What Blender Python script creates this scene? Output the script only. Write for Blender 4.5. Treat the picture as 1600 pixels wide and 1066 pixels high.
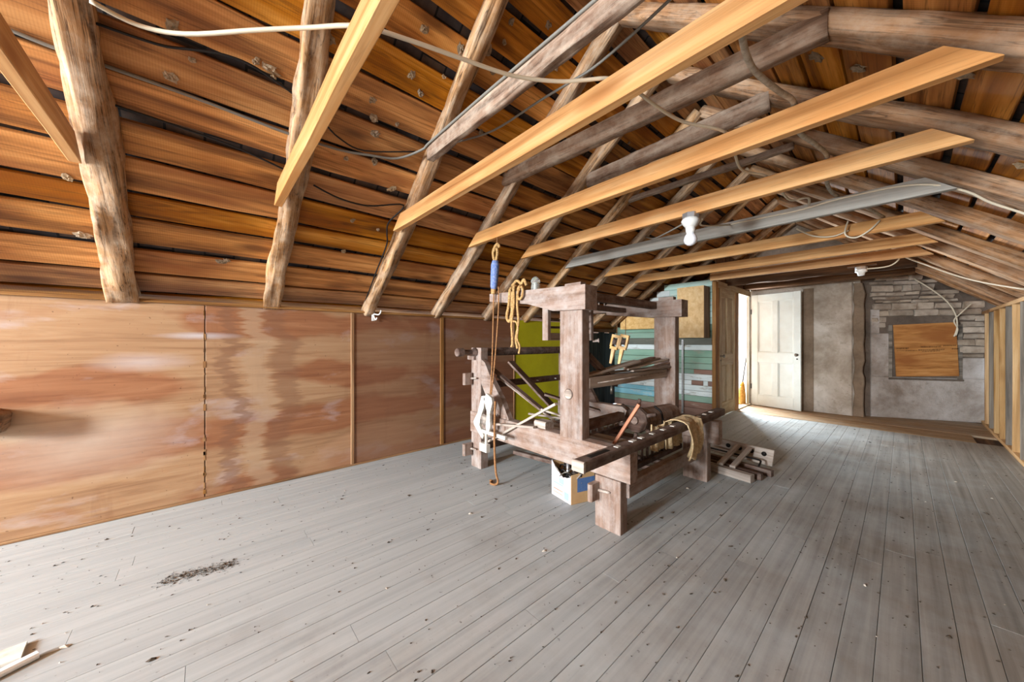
import bpy, math, random
from mathutils import Vector, Matrix, noise
random.seed(7)
R = random.Random(11)
scene = bpy.context.scene
for o in list(bpy.data.objects):
    bpy.data.objects.remove(o)
C = scene.collection

# ------------------------------------------------------------------ camera
cam_d = bpy.data.cameras.new('camera')
cam_d.sensor_fit = 'HORIZONTAL'; cam_d.sensor_width = 36; cam_d.lens = 541 / 1600 * 36
cam_d.clip_start = 0.02
cam = bpy.data.objects.new('camera', cam_d); C.objects.link(cam)
cam.location = (0, 0, 1.2); cam.rotation_euler = (math.pi / 2, 0, math.radians(48.43))
scene.camera = cam
# ------------------------------------------------------------------ world, daylight, exposure
W = bpy.data.worlds.new('sky'); scene.world = W; W.use_nodes = True
W.node_tree.nodes['Background'].inputs[0].default_value = (0.75, 0.87, 1.0, 1)
W.node_tree.nodes['Background'].inputs[1].default_value = 2.0
scene.view_settings.view_transform = 'Standard'; scene.view_settings.look = 'None'
scene.view_settings.gamma = 1; scene.view_settings.use_curve_mapping = False
scene.view_settings.exposure = 1.2

def area(name, loc, direction, sx, sy, power, col):
    l = bpy.data.lights.new(name, 'AREA'); l.shape = 'RECTANGLE'; l.size = sx; l.size_y = sy
    l.energy = power; l.color = col
    o = bpy.data.objects.new(name, l); C.objects.link(o); o.location = loc
    o.rotation_euler = Vector(direction).to_track_quat('-Z', 'Y').to_euler()
    return o
# daylight standing in the panes of the low window behind the camera and of the landing window
area('daylight_near_gable_window', (-3.05, -5.54, 1.18), (0, 1, 0), 0.84, 0.86, 235, (0.86, 0.94, 1.0))
area('added_fill_near_gable_upper', (-1.2, -5.54, 2.0), (0, 1, 0), 0.8, 1.0, 350, (0.86, 0.94, 1.0))  # added fill lamp with no known window, lifts the far end
area('daylight_landing_window', (-2.68, 8.06, 1.25), (0, -1, 0), 0.62, 1.2, 190, (0.85, 0.94, 1.0))

# ------------------------------------------------------------------ node materials
def rgb(r, g, b):
    f = lambda c: (c / 255 / 12.92) if c / 255 <= .04045 else ((c / 255 + .055) / 1.055) ** 2.4
    return (f(r), f(g), f(b), 1)

def newmat(name):
    m = bpy.data.materials.new(name); m.use_nodes = True
    nt = m.node_tree; b = nt.nodes['Principled BSDF']
    return m, nt, b

def N(nt, t, **kw):
    n = nt.nodes.new(t)
    for k, v in kw.items():
        setattr(n, k, v)
    return n

def coords(nt, scale, rnd=True):
    tc = N(nt, 'ShaderNodeTexCoord'); mp = N(nt, 'ShaderNodeMapping'); mp.inputs['Scale'].default_value = scale
    if rnd:
        oi = N(nt, 'ShaderNodeObjectInfo'); mul = N(nt, 'ShaderNodeMath', operation='MULTIPLY'); mul.inputs[1].default_value = 37.0
        nt.links.new(oi.outputs['Random'], mul.inputs[0])
        add = N(nt, 'ShaderNodeVectorMath', operation='ADD')
        nt.links.new(tc.outputs['Object'], add.inputs[0]); nt.links.new(mul.outputs[0], add.inputs[1])
        nt.links.new(add.outputs[0], mp.inputs['Vector'])
    else:
        nt.links.new(tc.outputs['Object'], mp.inputs['Vector'])
    return mp.outputs[0]

def noise_n(nt, vec, scale=1, detail=5, rough=.55, dist=0.0):
    n = N(nt, 'ShaderNodeTexNoise'); n.inputs['Scale'].default_value = scale; n.inputs['Detail'].default_value = detail
    n.inputs['Roughness'].default_value = rough; n.inputs['Distortion'].default_value = dist
    nt.links.new(vec, n.inputs['Vector']); return n.outputs['Fac']

def ramp(nt, fac, stops):
    r = N(nt, 'ShaderNodeValToRGB'); e = r.color_ramp.elements
    e[0].position, e[0].color = stops[0]; e[1].position, e[1].color = stops[-1]
    for p, c in stops[1:-1]:
        x = e.new(p); x.color = c
    nt.links.new(fac, r.inputs[0]); return r.outputs[0]

def mix(nt, a, b, fac, mode='MIX'):
    m = N(nt, 'ShaderNodeMix', data_type='RGBA', blend_type=mode)
    for s, v in ((m.inputs[6], a), (m.inputs[7], b)):
        if isinstance(v, tuple): s.default_value = v
        else: nt.links.new(v, s)
    if isinstance(fac, (int, float)): m.inputs[0].default_value = fac
    else: nt.links.new(fac, m.inputs[0])
    return m.outputs[2]

def objvar(nt, col, sat=.1, val=.25):
    oi = N(nt, 'ShaderNodeObjectInfo'); hs = N(nt, 'ShaderNodeHueSaturation')
    mr = N(nt, 'ShaderNodeMapRange'); mr.inputs[3].default_value = 1 - val; mr.inputs[4].default_value = 1 + val
    nt.links.new(oi.outputs['Random'], mr.inputs[0]); nt.links.new(mr.outputs[0], hs.inputs['Value'])
    m2 = N(nt, 'ShaderNodeMath', operation='MULTIPLY'); m2.inputs[1].default_value = 7.31
    m3 = N(nt, 'ShaderNodeMath', operation='FRACT'); nt.links.new(oi.outputs['Random'], m2.inputs[0]); nt.links.new(m2.outputs[0], m3.inputs[0])
    mr2 = N(nt, 'ShaderNodeMapRange'); mr2.inputs[3].default_value = 1 - sat; mr2.inputs[4].default_value = 1 + sat
    nt.links.new(m3.outputs[0], mr2.inputs[0]); nt.links.new(mr2.outputs[0], hs.inputs['Saturation'])
    nt.links.new(col, hs.inputs['Color']); return hs.outputs[0]

def bump(nt, b, h, strength, dist=.01):
    bp = N(nt, 'ShaderNodeBump'); bp.inputs['Strength'].default_value = strength; bp.inputs['Distance'].default_value = dist
    nt.links.new(h, bp.inputs['Height']); nt.links.new(bp.outputs[0], b.inputs['Normal'])

def wood(name, dark, mid, light, along=.9, across=16, rough=.75, bmp=.4, val=.2, sat=.1, dust=None, dustamt=.5, blotch=None, knots=False, saw=0, flecks=None, spec=.25, crack=0):
    m, nt, b = newmat(name)
    v = coords(nt, (along, across, across))
    f = noise_n(nt, v, 1.0, 7, .62, .5)
    col = ramp(nt, f, [(.30, dark), (.5, mid), (.70, light)])
    v2 = coords(nt, (1.1, 3, 3))
    f2 = noise_n(nt, v2, 1.4, 3, .5)
    if blotch:
        col = mix(nt, col, blotch, ramp(nt, f2, [(.48, (0, 0, 0, 1)), (.68, (.85, .85, .85, 1))]))
    h = f
    if saw:
        v3 = coords(nt, (1, .35, .35)); w = N(nt, 'ShaderNodeTexWave', wave_type='BANDS', bands_direction='X')
        w.inputs['Scale'].default_value = saw; w.inputs['Distortion'].default_value = 1.2; w.inputs['Detail'].default_value = 2
        nt.links.new(v3, w.inputs['Vector'])
        col = mix(nt, col, dark, ramp(nt, w.outputs['Fac'], [(.0, (.14, .14, .14, 1)), (.6, (0, 0, 0, 1))]))
    if crack:
        vc = coords(nt, (.55, 21, 21)); fc = noise_n(nt, vc, 1.0, 4, .6, .8)
        ck = ramp(nt, fc, [(.475, (0, 0, 0, 1)), (.5, (crack, crack, crack, 1)), (.525, (0, 0, 0, 1))])
        col = mix(nt, col, tuple(c * .35 for c in dark[:3]) + (1,), ck)
    if knots:
        vk = coords(nt, (1.5, 5.5, 5.5)); vo = N(nt, 'ShaderNodeTexVoronoi'); vo.inputs['Scale'].default_value = 1.0
        nt.links.new(vk, vo.inputs['Vector'])
        col = mix(nt, col, dark, ramp(nt, vo.outputs['Distance'], [(.09, (.9, .9, .9, 1)), (.24, (0, 0, 0, 1))]))
    if dust:
        v4 = coords(nt, (3.5, 5, 5)); f4 = noise_n(nt, v4, 2.0, 8, .7)
        col = mix(nt, col, dust, ramp(nt, f4, [(.42, (0, 0, 0, 1)), (.68, (dustamt, dustamt, dustamt, 1))]))
    if flecks:
        v5 = coords(nt, (9, 9, 9)); f5 = noise_n(nt, v5, 3.0, 4, .6)
        col = mix(nt, col, flecks, ramp(nt, f5, [(.66, (0, 0, 0, 1)), (.72, (.9, .9, .9, 1))]))
    col = objvar(nt, col, sat, val)
    nt.links.new(col, b.inputs['Base Color'])
    b.inputs['Roughness'].default_value = rough; b.inputs['Specular IOR Level'].default_value = spec
    bump(nt, b, h, bmp, .006)
    return m

def plain(name, col, rough=.6, metal=0, var=.0, nscale=0, col2=None, spec=.3, bmp=0):
    m, nt, b = newmat(name)
    b.inputs['Base Color'].default_value = col; b.inputs['Roughness'].default_value = rough; b.inputs['Metallic'].default_value = metal
    b.inputs['Specular IOR Level'].default_value = spec
    if nscale:
        v = coords(nt, (1, 1, 1)); f = noise_n(nt, v, nscale, 6, .65)
        c = ramp(nt, f, [(.35, col), (.68, col2 or tuple(x * .6 for x in col[:3]) + (1,))])
        if var: c = objvar(nt, c, .1, var)
        nt.links.new(c, b.inputs['Base Color'])
        if bmp: bump(nt, b, f, bmp, .01)
    return m

M = {}
M['roof'] = wood('roof_board_wood', rgb(104, 62, 26), rgb(184, 122, 58), rgb(222, 162, 92), .8, 13, .62, .4, .18, .1, blotch=rgb(140, 80, 34), knots=True, saw=30, crack=.5)
M['shingle'] = None
M['pine'] = wood('new_pine', rgb(166, 112, 64), rgb(206, 156, 102), rgb(222, 180, 130), .7, 20, .6, .15, .08, .06, knots=True, blotch=rgb(190, 132, 78), crack=.22)
M['greytie'] = wood('grey_weathered_lumber', rgb(116, 112, 104), rgb(158, 152, 142), rgb(182, 176, 166), .7, 22, .8, .25, .06, .05)
M['log'] = wood('rough_hewn_log', rgb(100, 68, 42), rgb(170, 128, 88), rgb(210, 172, 130), 1.4, 26, .85, 1.0, .10, .08, blotch=rgb(128, 92, 60), dust=rgb(200, 180, 156), dustamt=.6, crack=.9)
M['logR'] = wood('brown_slab_rafter', rgb(90, 62, 40), rgb(152, 112, 78), rgb(190, 150, 112), 1.0, 20, .85, .7, .14, .08, dust=rgb(182, 162, 140), dustamt=.5, crack=.7)
M['oldcollar'] = wood('old_brown_collar', rgb(88, 66, 52), rgb(134, 106, 86), rgb(164, 136, 114), 1.0, 24, .85, .5, .10, .05, dust=rgb(196, 180, 160), dustamt=.6, crack=.5)
M['darkbeam'] = wood('dark_old_beam', rgb(50, 34, 22), rgb(92, 64, 42), rgb(124, 90, 60), 1.0, 18, .85, .5, .1, .05)
M['loom'] = wood('dusty_red_loom_timber', rgb(106, 83, 70), rgb(138, 114, 100), rgb(160, 139, 126), 1.4, 26, .85, .25, .06, .06, dust=rgb(176, 168, 162), dustamt=.65)
M['loomdark'] = wood('dark_loom_timber', rgb(58, 42, 36), rgb(92, 70, 60), rgb(128, 104, 92), 1.6, 24, .82, .35, .12, .06, dust=rgb(160, 146, 136), dustamt=.45)
M['loomgrey'] = wood('dusty_grey_lath', rgb(128, 114, 104), rgb(168, 154, 142), rgb(200, 188, 176), 1.6, 26, .85, .3, .12, .05)
M['redstick'] = wood('reddish_stick_wood', rgb(134, 74, 46), rgb(186, 118, 82), rgb(214, 156, 118), 1.5, 26, .7, .2, .05)
M['stud'] = wood('stud_lumber', rgb(140, 100, 60), rgb(188, 150, 104), rgb(212, 180, 138), .8, 18, .75, .2, .16, .12, knots=True)
M['studgrey'] = wood('grey_stud', rgb(84, 76, 68), rgb(126, 116, 104), rgb(156, 146, 132), .8, 18, .8, .25, .1, .05)
M['browndoor'] = wood('worn_tan_door_paint', rgb(134, 112, 82), rgb(176, 158, 124), rgb(198, 184, 154), 1.0, 12, .6, .15, .02, dust=rgb(150, 104, 62), dustamt=.45)
M['trim'] = wood('old_brown_trim', rgb(96, 64, 36), rgb(142, 102, 62), rgb(176, 136, 92), 1.0, 18, .7, .25, .1)
M['chip'] = wood('chipboard', rgb(206, 158, 98), rgb(226, 184, 124), rgb(236, 202, 148), 14, 18, .7, .15, .05)
M['osb'] = wood('boarding_plywood', rgb(142, 88, 40), rgb(186, 126, 66), rgb(206, 150, 88), 2.5, 22, .7, .2, .02, blotch=rgb(150, 88, 40))
M['whitepaint'] = plain('white_door_paint', rgb(214, 220, 216), .5, nscale=5, col2=rgb(204, 208, 202))
M['whitetrim'] = plain('white_plastic_trim', rgb(238, 238, 235), .4)
M['metal'] = plain('dull_metal', rgb(120, 112, 102), .45, .8)
M['darkmetal'] = plain('dark_iron', rgb(40, 36, 34), .55, .6)
M['chrome'] = plain('galvanised_metal', rgb(190, 190, 192), .35, .8)
M['creamcable'] = plain('cream_cable', rgb(214, 202, 178), .5)
M['greycable'] = plain('grey_cable', rgb(120, 116, 108), .55)
M['blackcable'] = plain('black_cable', rgb(26, 24, 24), .5)
M['whitecable'] = plain('dirty_white_cable', rgb(196, 188, 172), .6, nscale=30, col2=rgb(140, 128, 110))
M['nest'] = plain('mud_nest_clay', rgb(172, 150, 122), .95, nscale=26, col2=rgb(128, 108, 84), bmp=.9, var=.2)
M['rope'] = plain('sisal_rope', rgb(206, 168, 112), .9, nscale=90, col2=rgb(140, 100, 56), bmp=.8)
M['twine'] = plain('brown_twine', rgb(176, 128, 84), .9, nscale=120, col2=rgb(110, 72, 42), bmp=.5)
M['blueyarn'] = plain('blue_cord', rgb(62, 98, 168), .85, nscale=60, col2=rgb(150, 160, 190), bmp=.8)
M['burlap'] = plain('burlap', rgb(208, 184, 144), .95, nscale=60, col2=rgb(172, 144, 104), bmp=.8)
M['porcelain'] = plain('white_porcelain', rgb(224, 222, 216), .35)
M['straw'] = wood('broom_straw', rgb(176, 116, 40), rgb(226, 170, 82), rgb(240, 198, 120), 2, 60, .8, .6, .05)
M['broomhandle'] = plain('grey_handle', rgb(104, 98, 96), .5)
M['plasterhi'] = plain('white_landing_plaster', rgb(240, 240, 238), .9)
M['cardboard'] = plain('cardboard', rgb(206, 170, 124), .85, nscale=4, col2=rgb(190, 150, 104))
M['cardwhite'] = plain('white_print_cardboard', rgb(208, 200, 196), .8, nscale=6, col2=rgb(186, 176, 176))
M['blueprint'] = plain('blue_print', rgb(74, 106, 156), .8, nscale=40, col2=rgb(92, 120, 165))
M['palebl'] = plain('pale_blue_print', rgb(150, 172, 200), .8)
M['yellow'] = plain('yellow_green_panel', rgb(188, 182, 22), .55, nscale=3, col2=rgb(172, 164, 16))
M['darkboard'] = wood('dark_blue_black_board', rgb(32, 36, 40), rgb(52, 58, 62), rgb(78, 80, 80), 1.0, 14, .8, .3, .15)
M['ink'] = plain('stamp_ink', rgb(58, 36, 20), .8)
M['dirt'] = plain('dark_debris', rgb(58, 50, 42), .95, var=.3, nscale=20, col2=rgb(96, 84, 70))
M['chipw'] = plain('pale_debris', rgb(196, 186, 172), .95)
M['outerwall'] = plain('rough_grey_plaster', rgb(150, 140, 126), .95, nscale=3, col2=rgb(116, 104, 92))
M['whitewood'] = wood('worn_white_paint_wood', rgb(150, 140, 124), rgb(216, 212, 202), rgb(230, 228, 222), 3, 9, .7, .2, .05)

def glass(name, tint, rough=.05):
    m, nt, b = newmat(name); b.inputs['Base Color'].default_value = tint
    b.inputs['Transmission Weight'].default_value = .85; b.inputs['Roughness'].default_value = rough; b.inputs['IOR'].default_value = 1.3
    return m
M['glass'] = glass('clear_glass', (.9, .95, .93, 1))
M['bulb'] = plain('frosted_bulb', rgb(228, 228, 232), .2, spec=.6)

def shingle_mat():
    m, nt, b = newmat('shingle_underside')
    v = coords(nt, (1, 1, 1), False)
    br = N(nt, 'ShaderNodeTexBrick'); br.inputs['Scale'].default_value = 1
    br.inputs['Brick Width'].default_value = .14; br.inputs['Row Height'].default_value = .16; br.inputs['Mortar Size'].default_value = .006
    br.inputs['Color1'].default_value = rgb(96, 74, 58); br.inputs['Color2'].default_value = rgb(58, 54, 58); br.inputs['Mortar'].default_value = rgb(8, 8, 10)
    br.offset = .37
    nt.links.new(v, br.inputs['Vector'])
    f = noise_n(nt, v, 9, 6, .6)
    c = mix(nt, br.outputs[0], rgb(36, 32, 34), ramp(nt, f, [(.4, (0, 0, 0, 1)), (.7, (.8, .8, .8, 1))]))
    nt.links.new(c, b.inputs['Base Color']); b.inputs['Roughness'].default_value = .9; bump(nt, b, br.outputs['Fac'], .5)
    return m
M['shingle'] = shingle_mat()

def floor_mat():
    m, nt, b = newmat('worn_grey_floor_paint')
    v = coords(nt, (.9, 26, 26)); f = noise_n(nt, v, 1, 6, .6, .4)
    grey = ramp(nt, f, [(.3, rgb(162, 167, 168)), (.55, rgb(175, 180, 180)), (.75, rgb(183, 188, 187))])
    # wear: paint scuffed to brown towards the right-hand side and the far end, patchy
    geo = N(nt, 'ShaderNodeNewGeometry'); sep = N(nt, 'ShaderNodeSeparateXYZ'); nt.links.new(geo.outputs['Position'], sep.inputs[0])
    mr = N(nt, 'ShaderNodeMapRange'); mr.inputs[1].default_value = -1.9; mr.inputs[2].default_value = .6; nt.links.new(sep.outputs[0], mr.inputs[0])
    n1 = N(nt, 'ShaderNodeTexNoise'); n1.inputs['Scale'].default_value = 1.3; n1.inputs['Detail'].default_value = 7; n1.inputs['Roughness'].default_value = .65
    nt.links.new(geo.outputs['Position'], n1.inputs['Vector'])
    a = N(nt, 'ShaderNodeMath', operation='MULTIPLY_ADD'); a.inputs[1].default_value = .5; nt.links.new(mr.outputs[0], a.inputs[0]); nt.links.new(n1.outputs[0], a.inputs[2])
    wear = ramp(nt, a.outputs[0], [(.60, (0, 0, 0, 1)), (.98, (.9, .9, .9, 1))])
    brown = ramp(nt, f, [(.3, rgb(108, 100, 90)), (.55, rgb(138, 130, 120)), (.75, rgb(156, 149, 140))])
    col = mix(nt, grey, brown, wear)
    n2 = N(nt, 'ShaderNodeTexNoise'); n2.inputs['Scale'].default_value = 42; n2.inputs['Detail'].default_value = 3; nt.links.new(geo.outputs['Position'], n2.inputs['Vector'])
    col = mix(nt, col, rgb(92, 86, 78), ramp(nt, n2.outputs[0], [(.68, (0, 0, 0, 1)), (.76, (.55, .55, .55, 1))]))
    col = objvar(nt, col, .05, .025)
    nt.links.new(col, b.inputs['Base Color']); b.inputs['Roughness'].default_value = .62; b.inputs['Specular IOR Level'].default_value = .25
    bump(nt, b, f, .15, .004)
    return m
M['floor'] = floor_mat()
M['floorbrown'] = wood('bare_brown_floorboard', rgb(104, 82, 58), rgb(146, 120, 90), rgb(172, 148, 118), .9, 20, .75, .25, .12, dust=rgb(170, 160, 146), dustamt=.4)

def ply_mat():
    m, nt, b = newmat('stained_plywood')
    geo = N(nt, 'ShaderNodeNewGeometry'); pos = geo.outputs['Position']
    def mapped(scale):
        mp = N(nt, 'ShaderNodeMapping'); mp.inputs['Scale'].default_value = scale; nt.links.new(pos, mp.inputs['Vector']); return mp.outputs[0]
    f = noise_n(nt, mapped((1, 1.3, 24)), 1, 7, .62, .7)
    red = ramp(nt, f, [(.3, rgb(128, 82, 54)), (.5, rgb(150, 102, 70)), (.72, rgb(166, 118, 84))])
    pale = ramp(nt, f, [(.3, rgb(144, 108, 78)), (.5, rgb(168, 132, 98)), (.72, rgb(180, 148, 114))])
    # veneer strips: broad horizontal bands with hard seams, and large soft stains
    band = noise_n(nt, mapped((0, .12, 3.1)), 1, 0, .5)
    big = noise_n(nt, mapped((1, .9, 1.4)), 1, 4, .55, .3)
    k = N(nt, 'ShaderNodeMath', operation='ADD'); nt.links.new(band, k.inputs[0]); nt.links.new(big, k.inputs[1])
    col = mix(nt, red, pale, ramp(nt, k.outputs[0], [(.92, (0, 0, 0, 1)), (1.1, (1, 1, 1, 1))]))
    haze = noise_n(nt, mapped((1, 1.6, 4.0)), 1.1, 6, .6, .2)
    col = mix(nt, col, rgb(186, 176, 178), ramp(nt, haze, [(.56, (0, 0, 0, 1)), (.75, (.7, .7, .7, 1))]))
    streak = noise_n(nt, mapped((1, 5.2, .7)), 1, 6, .65, .5)
    col = mix(nt, col, rgb(112, 66, 44), ramp(nt, streak, [(.6, (0, 0, 0, 1)), (.80, (.5, .5, .5, 1))]))
    spk = noise_n(nt, mapped((50, 50, 50)), 1, 2, .5)
    col = mix(nt, col, rgb(90, 62, 46), ramp(nt, spk, [(.72, (0, 0, 0, 1)), (.78, (.7, .7, .7, 1))]))
    sep = N(nt, 'ShaderNodeSeparateXYZ'); nt.links.new(pos, sep.inputs[0])
    jag = noise_n(nt, mapped((0, 1.2, 26)), 1, 5, .6, .3); jag2 = noise_n(nt, mapped((0, .4, 2.2)), 1, 2, .5)
    def math_n(op, a, b_=None, c_=None):
        m_ = N(nt, 'ShaderNodeMath', operation=op)
        for i_, v_ in enumerate((a, b_, c_)):
            if v_ is None: continue
            if isinstance(v_, (int, float)): m_.inputs[i_].default_value = v_
            else: nt.links.new(v_, m_.inputs[i_])
        return m_.outputs[0]
    yj = math_n('ADD', math_n('MULTIPLY_ADD', jag, .26, -.13), math_n('MULTIPLY_ADD', jag2, .7, -.35)); yj = math_n('ADD', sep.outputs[1], yj)
    for cy_, wd, cc, amt in ((.13, .05, rgb(124, 88, 66), .55), (.46, .09, rgb(126, 90, 68), .5), (.29, .08, rgb(188, 162, 132), .5)):
        dd = math_n('ABSOLUTE', math_n('SUBTRACT', yj, cy_))
        col = mix(nt, col, cc, ramp(nt, math_n('DIVIDE', dd, wd * 2), [(.3, (amt, amt, amt, 1)), (.55, (0, 0, 0, 1))]))
    # pale scuffs and a sharp-edged paler half-ellipse near the floor
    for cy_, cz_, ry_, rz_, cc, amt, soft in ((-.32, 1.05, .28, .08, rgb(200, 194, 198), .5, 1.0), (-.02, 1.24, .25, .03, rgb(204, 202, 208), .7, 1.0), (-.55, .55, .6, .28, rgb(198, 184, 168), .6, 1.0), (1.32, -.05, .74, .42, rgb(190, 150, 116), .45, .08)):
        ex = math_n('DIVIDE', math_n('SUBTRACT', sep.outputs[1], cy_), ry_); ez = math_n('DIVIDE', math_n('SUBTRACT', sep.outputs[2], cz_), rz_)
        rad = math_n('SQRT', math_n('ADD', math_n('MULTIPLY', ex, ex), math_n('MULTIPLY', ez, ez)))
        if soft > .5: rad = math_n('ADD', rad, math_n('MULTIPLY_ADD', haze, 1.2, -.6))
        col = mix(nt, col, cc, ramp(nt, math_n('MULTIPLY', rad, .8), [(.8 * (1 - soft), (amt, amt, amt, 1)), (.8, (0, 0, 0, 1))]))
    oc = N(nt, 'ShaderNodeAttribute', attribute_type='OBJECT', attribute_name='tone')
    col = mix(nt, col, rgb(104, 68, 52), oc.outputs['Fac'])
    nt.links.new(col, b.inputs['Base Color']); b.inputs['Roughness'].default_value = .5; b.inputs['Specular IOR Level'].default_value = .3
    bump(nt, b, f, .12, .003)
    return m
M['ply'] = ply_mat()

def painted(name, cols, under):
    m, nt, b = newmat(name)
    v = coords(nt, (1.3, 10, 10)); f = noise_n(nt, v, 1, 7, .65, .4)
    col = ramp(nt, f, [(.3, cols[0]), (.6, cols[1])])
    v2 = coords(nt, (4, 14, 14)); f2 = noise_n(nt, v2, 1, 6, .7)
    col = mix(nt, col, under, ramp(nt, f2, [(.56, (0, 0, 0, 1)), (.66, (.8, .8, .8, 1))]))
    col = objvar(nt, col, .1, .1)
    nt.links.new(col, b.inputs['Base Color']); b.inputs['Roughness'].default_value = .7; bump(nt, b, f2, .25, .004)
    return m
M['mint'] = painted('peeling_mint_paint', (rgb(168, 204, 190), rgb(190, 216, 206)), rgb(214, 214, 204))
M['green'] = painted('worn_green_paint', (rgb(118, 150, 132), rgb(138, 168, 148)), rgb(150, 152, 138))
M['whiteb'] = painted('worn_white_paint', (rgb(204, 212, 210), rgb(222, 228, 226)), rgb(150, 140, 126))
M['brownb'] = painted('bare_brown_board', (rgb(120, 84, 70), rgb(148, 112, 96)), rgb(170, 150, 134))
M['blueb'] = painted('pale_blue_paint', (rgb(120, 186, 204), rgb(150, 204, 216)), rgb(200, 208, 206))
M['ledge'] = painted('dark_grey_ledge_paint', (rgb(74, 76, 66), rgb(98, 98, 86)), rgb(120, 116, 104))

def plaster_mat(name, base, alt, dirt):
    m, nt, b = newmat(name)
    geo = N(nt, 'ShaderNodeNewGeometry')
    f = noise_n(nt, geo.outputs['Position'], 1.7, 8, .65, .2)
    col = ramp(nt, f, [(.34, dirt), (.48, base), (.66, alt)])
    f2 = noise_n(nt, geo.outputs['Position'], 14, 6, .7)
    col = mix(nt, col, dirt, ramp(nt, f2, [(.55, (0, 0, 0, 1)), (.75, (.7, .7, .7, 1))]))
    nt.links.new(col, b.inputs['Base Color']); b.inputs['Roughness'].default_value = .95
    bump(nt, b, f2, .9, .02)
    return m
M['plaster'] = plaster_mat('grey_lime_plaster', rgb(176, 162, 146), rgb(212, 202, 190), rgb(142, 126, 108))
M['plaster2'] = plaster_mat('rough_whitewash', rgb(178, 166, 156), rgb(208, 200, 194), rgb(138, 122, 108))
M['stone'] = plain('rubble_stone', rgb(196, 180, 162), .95, nscale=6, col2=rgb(144, 126, 108), var=.3, bmp=.8)
M['mortar'] = plaster_mat('dark_mortar', rgb(104, 90, 78), rgb(126, 110, 96), rgb(76, 64, 54))
M['brownplaster'] = plaster_mat('brown_clay_plaster', rgb(128, 108, 88), rgb(148, 128, 108), rgb(104, 86, 68))

# ------------------------------------------------------------------ object helpers
WM = {}
def link(o, parent=None, world=None):
    C.objects.link(o)
    w = world if world is not None else Matrix.Identity(4)
    WM[o.name] = w
    o.matrix_basis = w
    if parent is not None:
        o.parent = parent; o.matrix_parent_inverse = WM[parent.name].inverted()
    return o

def tag(o, label=None, cat=None, group=None, kind=None):
    if label: o['label'] = label
    if cat: o['category'] = cat
    if group: o['group'] = group
    if kind: o['kind'] = kind
    return o

def thing(name, loc, label, cat, group=None, kind=None, rz=0):
    o = bpy.data.objects.new(name, None); o.empty_display_size = .1
    link(o, None, Matrix.Translation(Vector(loc)) @ Matrix.Rotation(rz, 4, 'Z'))
    return tag(o, label, cat, group, kind)

def mesh_obj(name, verts, faces, mat, parent=None, world=None, smooth=False):
    me = bpy.data.meshes.new(name); me.from_pydata([tuple(v) for v in verts], [], faces); me.update()
    if mat is not None: me.materials.append(M[mat] if isinstance(mat, str) else mat)
    if smooth:
        me.polygons.foreach_set('use_smooth', [True] * len(me.polygons))
    return link(bpy.data.objects.new(name, me), parent, world)

def frame(p0, p1, up=(0, 0, 1)):
    p0, p1 = Vector(p0), Vector(p1); x = (p1 - p0).normalized(); u = Vector(up)
    if abs(x.dot(u.normalized())) > .98: u = Vector((0, 1, 0)) if abs(x.y) < .9 else Vector((1, 0, 0))
    z = (u - x * u.dot(x)).normalized(); y = z.cross(x)
    m = Matrix((x, y, z)).transposed().to_4x4(); m.translation = (p0 + p1) / 2
    return m, (p1 - p0).length

def prism(L, w, h, bev=.004, segs=1, wob=0.0, seed=0, cut0=0, cut1=0, tw=1.0, th=1.0, freq=2.0):
    """beam along local X with chamfered edges; wob = waviness; cut = end slant in x per z; tw/th = taper of the x1 end"""
    b = min(bev, w * .3, h * .3); hw, hh = w / 2, h / 2
    prof = [(-hw + b, -hh), (hw - b, -hh), (hw, -hh + b), (hw, hh - b), (hw - b, hh), (-hw + b, hh), (-hw, hh - b), (-hw, -hh + b)]
    V, Fc = [], []
    for i in range(segs + 1):
        t = i / segs; x = -L / 2 + L * t
        sw, sh = 1 + (tw - 1) * t, 1 + (th - 1) * t
        for k, (y, z) in enumerate(prof):
            yy, zz = y * sw, z * sh
            if wob:
                yy += wob * noise.noise(Vector((x * freq + seed * 3.7, 5.1 if y > 0 else -9.3, seed)))
                zz += wob * .4 * noise.noise(Vector((x * freq * 1.3 + seed, 17.7 if z > 0 else 3.3, seed * 1.7)))
            xx = x + (cut0 * zz if i == 0 else 0) + (cut1 * zz if i == segs else 0)
            V.append((xx, yy, zz))
    for i in range(segs):
        a, c = i * 8, (i + 1) * 8
        for k in range(8):
            j = (k + 1) % 8
            Fc.append((a + k, c + k, c + j, a + j))
    Fc.append(tuple(range(8))); Fc.append(tuple(reversed(range(segs * 8, segs * 8 + 8))))
    # orient: first cap faces -x
    Fc = [tuple(reversed(f)) for f in Fc]
    return V, Fc

def beam(name, p0, p1, w, h, mat, parent=None, up=(0, 0, 1), **kw):
    m, L = frame(p0, p1, up)
    V, Fc = prism(L, w, h, **kw)
    return mesh_obj(name, V, Fc, mat, parent, m)

def box(name, lo, hi, mat, parent=None, bev=.003, **kw):
    """axis-aligned board; its grain runs along its longest side"""
    lo, hi = Vector(lo), Vector(hi); c = (lo + hi) / 2; d = hi - lo
    ax = max(range(3), key=lambda i: d[i])
    e = Vector((0, 0, 0)); e[ax] = d[ax] / 2
    if ax == 0: up, w, h = (0, 0, 1), d.y, d.z
    elif ax == 1: up, w, h = (0, 0, 1), d.x, d.z
    else: up, w, h = (0, 1, 0), d.x, d.y
    return beam(name, c - e, c + e, w, h, mat, parent, up, bev=bev, **kw)

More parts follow.
